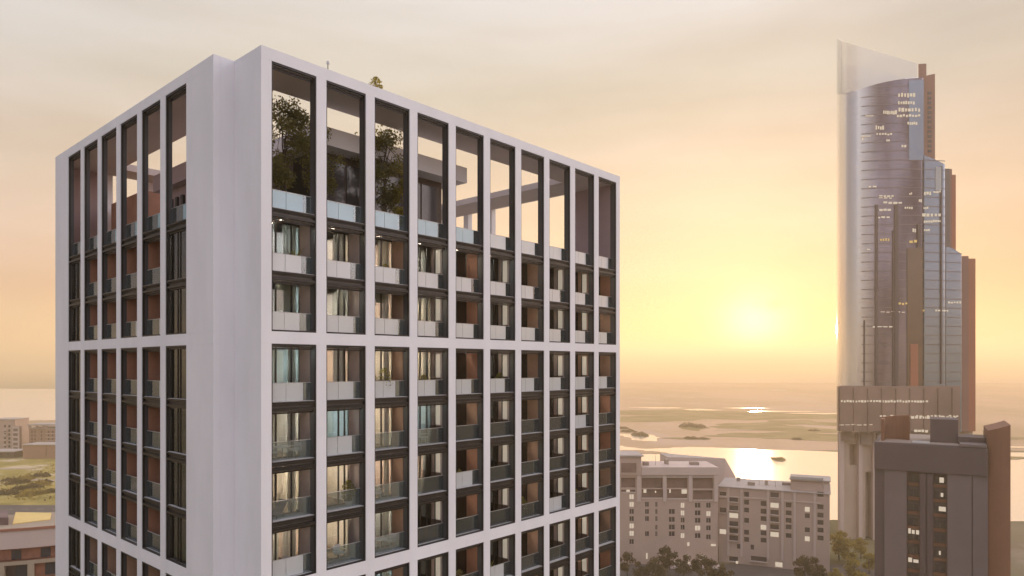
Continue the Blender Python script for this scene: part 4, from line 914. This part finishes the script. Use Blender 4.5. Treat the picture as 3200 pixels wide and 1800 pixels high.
# trees round the apartments and beyond
ft = [tree_meshes(11, 4.6, 8.0, 1500, .42, 'leaf_far', 20 + k, 12, .35) for k in range(3)]
gt_ = [tree_meshes(12, 5.0, 9.0, 1400, .46, 'leaf_sunny', 30 + k, 12, .35) for k in range(2)]
spots = [(1960, 246, .9, 'dark tree at the left foot of the hazy apartment block'), (1998, 240, .75, 'dark tree beside the arched entrance of the apartment block'), (2046, 238, .95, 'dark tree in front of the lit entrance strip, leftmost of three'), (2078, 247, 1.1, 'taller dark tree rising over the lit entrance strip'),
         (2136, 244, .9, 'dark tree in the middle of the lit entrance strip'), (2192, 242, .95, 'broad dark tree at the right end of the lit entrance strip'), (2222, 240, .85, 'dark tree just right of the entrance strip'), (2262, 236, .8, 'dark tree under the joint of the two apartment wings'),
         (2405, 228, .6, 'low dark tree in front of the right apartment wing'), (2512, 236, 1.05, 'dark rounded tree before the arch of the right apartment wing'), (2546, 238, .95, 'dark tree beside the lit slit at the right end of the wing'), (2345, 222, .5, 'small dark tree near the courtyard wall'), (2474, 224, .5, 'small dark tree nearest the courtyard lane'), (2150, 224, .55, 'low dark tree in the dim courtyard')]
for i, (px, D_, s_, lb) in enumerate(spots):
    tree(lb, ft[i % 3], ((px - 1600) / F * D_, D_, 0), i * 1.3, s_ * .84, 'dark trees round the apartment block')
for i, (px, D_, s_, lb) in enumerate([(2622, 268, 1.1, 'sunlit hazy tree beside the right end of the apartment block'), (2650, 262, .9, 'yellowish tree before the skyscraper base, left one'), (2690, 270, .8, 'yellowish tree between two concrete piers of the skyscraper base'), (2716, 250, .75, 'low yellowish tree beside the dark tower'),
                                      (2610, 232, .7, 'low golden tree right of the apartment wing corner'), (2668, 240, .8, 'golden bushy tree near the picture bottom'), (2700, 228, .7, 'golden tree touching the dark tower edge')]):
    tree(lb, gt_[i % 2], ((px - 1600) / F * D_, D_, 0), i * 1.7, s_ * .82, 'sunlit trees between apartments and skyscraper')
r = random.Random(99); gc = MB()
for k in range(5200):
    x = r.uniform(-350, -150); y = r.uniform(385, 535); q = math.sin(x * .11) + math.sin(y * .07 + x * .03) + r.gauss(0, .6)
    if q > .2: gc.leaf((x, y, .12 + r.random() * .9), .75, 'leaf_sunny' if r.random() < .7 else 'leaf_far', r, .8)
tag(gc.build('ground_cover'), kind='stuff')
# shrubs on the field at the left and on the island
bm_ = []
for k in range(3):
    r = random.Random(50 + k); mb = MB()
    for q in range(700):
        a = r.random() * 6.28; rad = 5.5 * math.sqrt(r.random()); hgt = 3.2 * (1 - (rad / 6.2) ** 2) * (.7 + .3 * math.sin(a * 3 + k)); mb.leaf((rad * math.cos(a), rad * .7 * math.sin(a), max(.1, hgt * r.random() ** .5)), .42, 'leaf_far' if k != 2 else 'leaf_sunny', r)
    bm_.append(mb.mesh('shrub'))
names = [(30, 452, 'dark thicket at the left edge of the field'), (55, 442, 'dark shrub clump left of the field middle'), (80, 456, 'dark shrub clump behind two others'), (62, 420, 'largest dark shrub clump in front'), (95, 425, 'brownish shrub clump in the field'), (118, 432, 'shrub clump near the pale path'), (140, 445, 'shrub clump by the tower edge'),
         (20, 405, 'low shrub near the road, leftmost'), (100, 402, 'low shrub near the road'), (160, 412, 'sunlit shrub beside the tower edge'), (130, 470, 'far shrub on the bright grass')]
for i, (px, D_, lb) in enumerate(names):
    o = link('shrub', bm_[i % 3], None, ((px - 1600) / F * D_, D_, .12), i * .9); o.scale = (1.0 + .3 * (i % 3), 1.2, .8 + .3 * ((i * 7) % 3)); tag(o, lb, 'shrub', 'shrubs on the field')
D = ground_d(1437)
for i, (dx_, dy_, lb) in enumerate([(-1.6, 0, 'bush on the left half of the tiny island'), (2.6, 2, 'bush on the right half of the tiny island')]):
    o = link('shrub', bm_[2], None, ((2432 - 1600) / F * D + dx_, D + dy_, .5), i); o.scale = (.6, 1, .55); tag(o, lb, 'shrub')
for i, (px, py, w_) in enumerate([(2160, 1372, 1.0), (2195, 1373, .8), (2000, 1362, 1.6), (1965, 1350, 1.2), (1945, 1340, 1.0), (2545, 1347, .8), (2490, 1374, .7), (2150, 1334, 2.0), (2185, 1336, 1.6)]):
    D = ground_d(py); o = link('mangrove', bm_[i % 2], None, ((px - 1600) / F * D, D, .2), i); o.scale = (w_ * 1.4, 2, w_); tag(o, ['mangrove clump by the far lagoon bank beside another clump', 'mangrove clump right of its neighbour on the far bank', 'mangrove clump on the bright pool', 'mangrove clump close to the tower edge', 'farther mangrove clump behind the tower edge', 'lone dark mangrove far right on the flats', 'small mangrove on the right mud bank', 'wide mangrove patch in mid flats', 'mangrove patch beside the wide one'][i], 'mangrove', 'mangroves on the flats')

# ------------------------------------------------------------------ far buildings at the left
def c10(x, y): return x / 4.832, 1150 + y / 4.832
def farblock(name, label, D_, x0, x1, ytop, ybase, wins, wm='far_wall', depth=18, extra=None, roofm='roof_far'):
    t = thing(name, label, 'building', (0, D_, 0), group=None)
    X = lambda cx: (c10(cx, 0)[0] - 1600) * D_ / F; Z = lambda cy_: EYE + (HZ - c10(0, cy_)[1]) * D_ / F
    holes = [(X(a), X(b_), Z(d), Z(c)) for a, b_, c, d in wins]
    w = MB(); wall_holes(w, X(x1), Z(ytop), holes, .5, wm, x0=X(x0), z0=0.0); w.build('wall', t)
    MB().box(X(x0), X(x1), .51, depth, 0, Z(ytop) - .02, wm).build('core_wall', t)
    MB().box(X(x0) - .6, X(x1) + .6, -.8, depth + .5, Z(ytop), Z(ytop) + .6, roofm).build('roof', t)
    for h_ in holes: MB().box(h_[0], h_[1], .4, .45, h_[2], h_[3], 'far_glass').build('window', t)
    if extra: extra(t, X, Z)
    return t
g1 = [(x, x + 34, y, y + 38) for x in (-120, -60, 58, 122) for y in (860, 925, 985, 1045, 1105, 1165, 1225)] 
def ex1(t, X, Z):
    w = MB(); wall_holes(w, X(330), Z(878), [(X(232), X(305), Z(y + 42), Z(y)) for y in (910, 980, 1050, 1122, 1190)], .6, 'far_wall_light', x0=X(222), z0=0); w.build('stair_tower', t, (0, -3, 0))
    MB().box(X(222), X(330), -2.38, .5 - .51, 0, Z(878) - .02, 'far_recess').build('core_wall', t)
    for y in (925, 1000, 1075, 1150): MB().box(X(50), X(112), -1.2, -.02, Z(y + 22), Z(y), 'far_wall_light').build('balcony', t)
farblock('apartment_building', 'pale far apartment building with stacked balconies at the left edge by the bay', 607, -160, 220, 782, 1260, g1, 'far_wall', extra=ex1)
farblock('shed', 'small pinkish building between the two far apartment buildings', 640, 335, 430, 935, 1240, [(345, 375, 955, 975), (385, 420, 955, 975), (345, 375, 995, 1020), (385, 420, 995, 1020), (345, 420, 1035, 1085)], 'mauve_wall')
def ex2(t, X, Z):
    MB().box(X(437), X(1200), -2, 16, Z(868), Z(846), 'roof_far').build('roof_frame', t)
    for x in (440, 548, 655, 690, 880, 1000): MB().box(X(x), X(x) + 1.6, -1, .5, Z(915), Z(868) - .02, 'far_wall').build('roof_post', t)
    for y in (930, 985, 1040, 1095): MB().box(X(690), X(840), -.5, -.02, Z(y + 8), Z(y), 'far_wall_light').build('string_course', t)
farblock('apartment_building', 'brown far apartment building topped by an open roof frame beside the tower', 600, 440, 1200, 915, 1160, [(x, x + 22, y, y + 30) for x in (470, 515, 610, 720, 780, 860, 940) for y in (950, 1005, 1060, 1115)], 'brown_wall', extra=ex2)
farblock('warehouse', 'low brown warehouse in front of the far apartment buildings', 560, 345, 1250, 1165, 1330, [(690, 700, 1175, 1330)], 'brown_wall')
farblock('wall_block', 'low pale block at the foot of the left far apartment building', 575, 215, 335, 1260, 1340, [(240, 270, 1280, 1300)], 'far_wall_light')
farblock('hall', 'long low dark hall at the left edge before the far apartments', 565, -200, 210, 1270, 1370, [(-40, 30, 1290, 1320), (90, 150, 1290, 1320)], 'dark_brown')

# ------------------------------------------------------------------ the near curved building at the lower left
NB = thing('curved_building', 'low curved building with a white roof band and terracotta wall at lower left', 'building', (0, 100, 0))
s4 = 100 / F
pl = [(-92.0, -10.5), (-88, -8.2), (-84.0, -6.0), (-79.6, -4.0), (-76.0, -2.6), (-72.6, -1.4), (-69.2, -.2), (-65.8, 1.4), (-62.2, 3.4), (-58, 6.5)]
zt = EYE + (HZ - 1655) * s4     # roof level
inner = [(x + .6, y + 14) for x, y in pl]
MB().prism([(x, y) for x, y in pl] + inner[::-1], zt - 2.55, zt, 'far_wall_light', top='sand').build('roof_band', NB)
MB().prism([(x, y - .15) for x, y in pl] + [(x, y + .25) for x, y in pl[::-1]], zt + .003, zt + .35, 'terracotta').build('coping', NB)
for (x0_, y0_), (x1_, y1_) in zip(pl, pl[1:]):
    L_ = math.hypot(x1_ - x0_, y1_ - y0_); a = math.atan2(y1_ - y0_, x1_ - x0_)
    p_ = link('facade_segment', None, NB, (x0_, y0_, 0), a)
    w = MB(); w.box(0, L_ - .01, .9, 1.2, zt - 4.3, zt - 2.57, 'terracotta'); w.box(L_ * .3, L_ * .62, .82, .89, zt - 4.28, zt - 2.9, 'far_glass'); w.build('upper_wall', p_)
    for lv in range(3):
        zb_ = zt - 4.35 - lv * 3.2; h_ = 3.1
        w = MB(); wall_holes(w, L_, zb_, [(.45, L_ - .35, zb_ - 2.85, zb_ - .55)], .7, 'sand', x0=0, z0=zb_ - 3.2); w.build('frame_wall', p_)
        w = MB(); w.box(.45, L_ - .35, .8, .9, zb_ - 2.85, zb_ - .55, 'terracotta' if (int(x0_) + lv) % 2 else 'dark_brown'); w.box(L_ * .45, L_ - .5, .70, .79, zb_ - 2.5, zb_ - .8, 'far_glass'); w.build('window', p_)
MB().prism([(x + .3, y + 1.25) for x, y in pl] + inner[::-1], 0, zt - 2.56, 'terracotta').build('core_wall', NB)
mat('yellow_roof', (.78, .56, .20), rough=.7, var=.1, vscale=.3)
MB().prism([(-74.2, 3.2), (-70.6, 6.2), (-73.6, 11.0), (-79.6, 11.4)], zt + .002, zt + .12, 'yellow_roof').build('roof_panel', NB)
MB().prism([(-84, 2.6), (-74.6, 2.9), (-78.4, 8.0), (-88, 8.0)], zt + .003, zt + 1.1, 'far_recess').build('roof_room', NB)

# ------------------------------------------------------------------ haze
hz = MB().box(-31000, 31000, -31000, 31000, -1.0, 236.0, 'facade').build('haze')
hm = bpy.data.materials.new('haze'); hm.use_nodes = True; nt = hm.node_tree; nt.nodes.clear()
v = N(nt, 'ShaderNodeVolumePrincipled'); v.inputs['Color'].default_value = (1.0, .83, .56, 1); v.inputs['Density'].default_value = HAZE_DENSITY; v.inputs['Anisotropy'].default_value = .42
o = N(nt, 'ShaderNodeOutputMaterial'); nt.links.new(v.outputs[0], o.inputs['Volume']); hz.data.materials.clear(); hz.data.materials.append(hm)
tag(hz, kind='stuff')
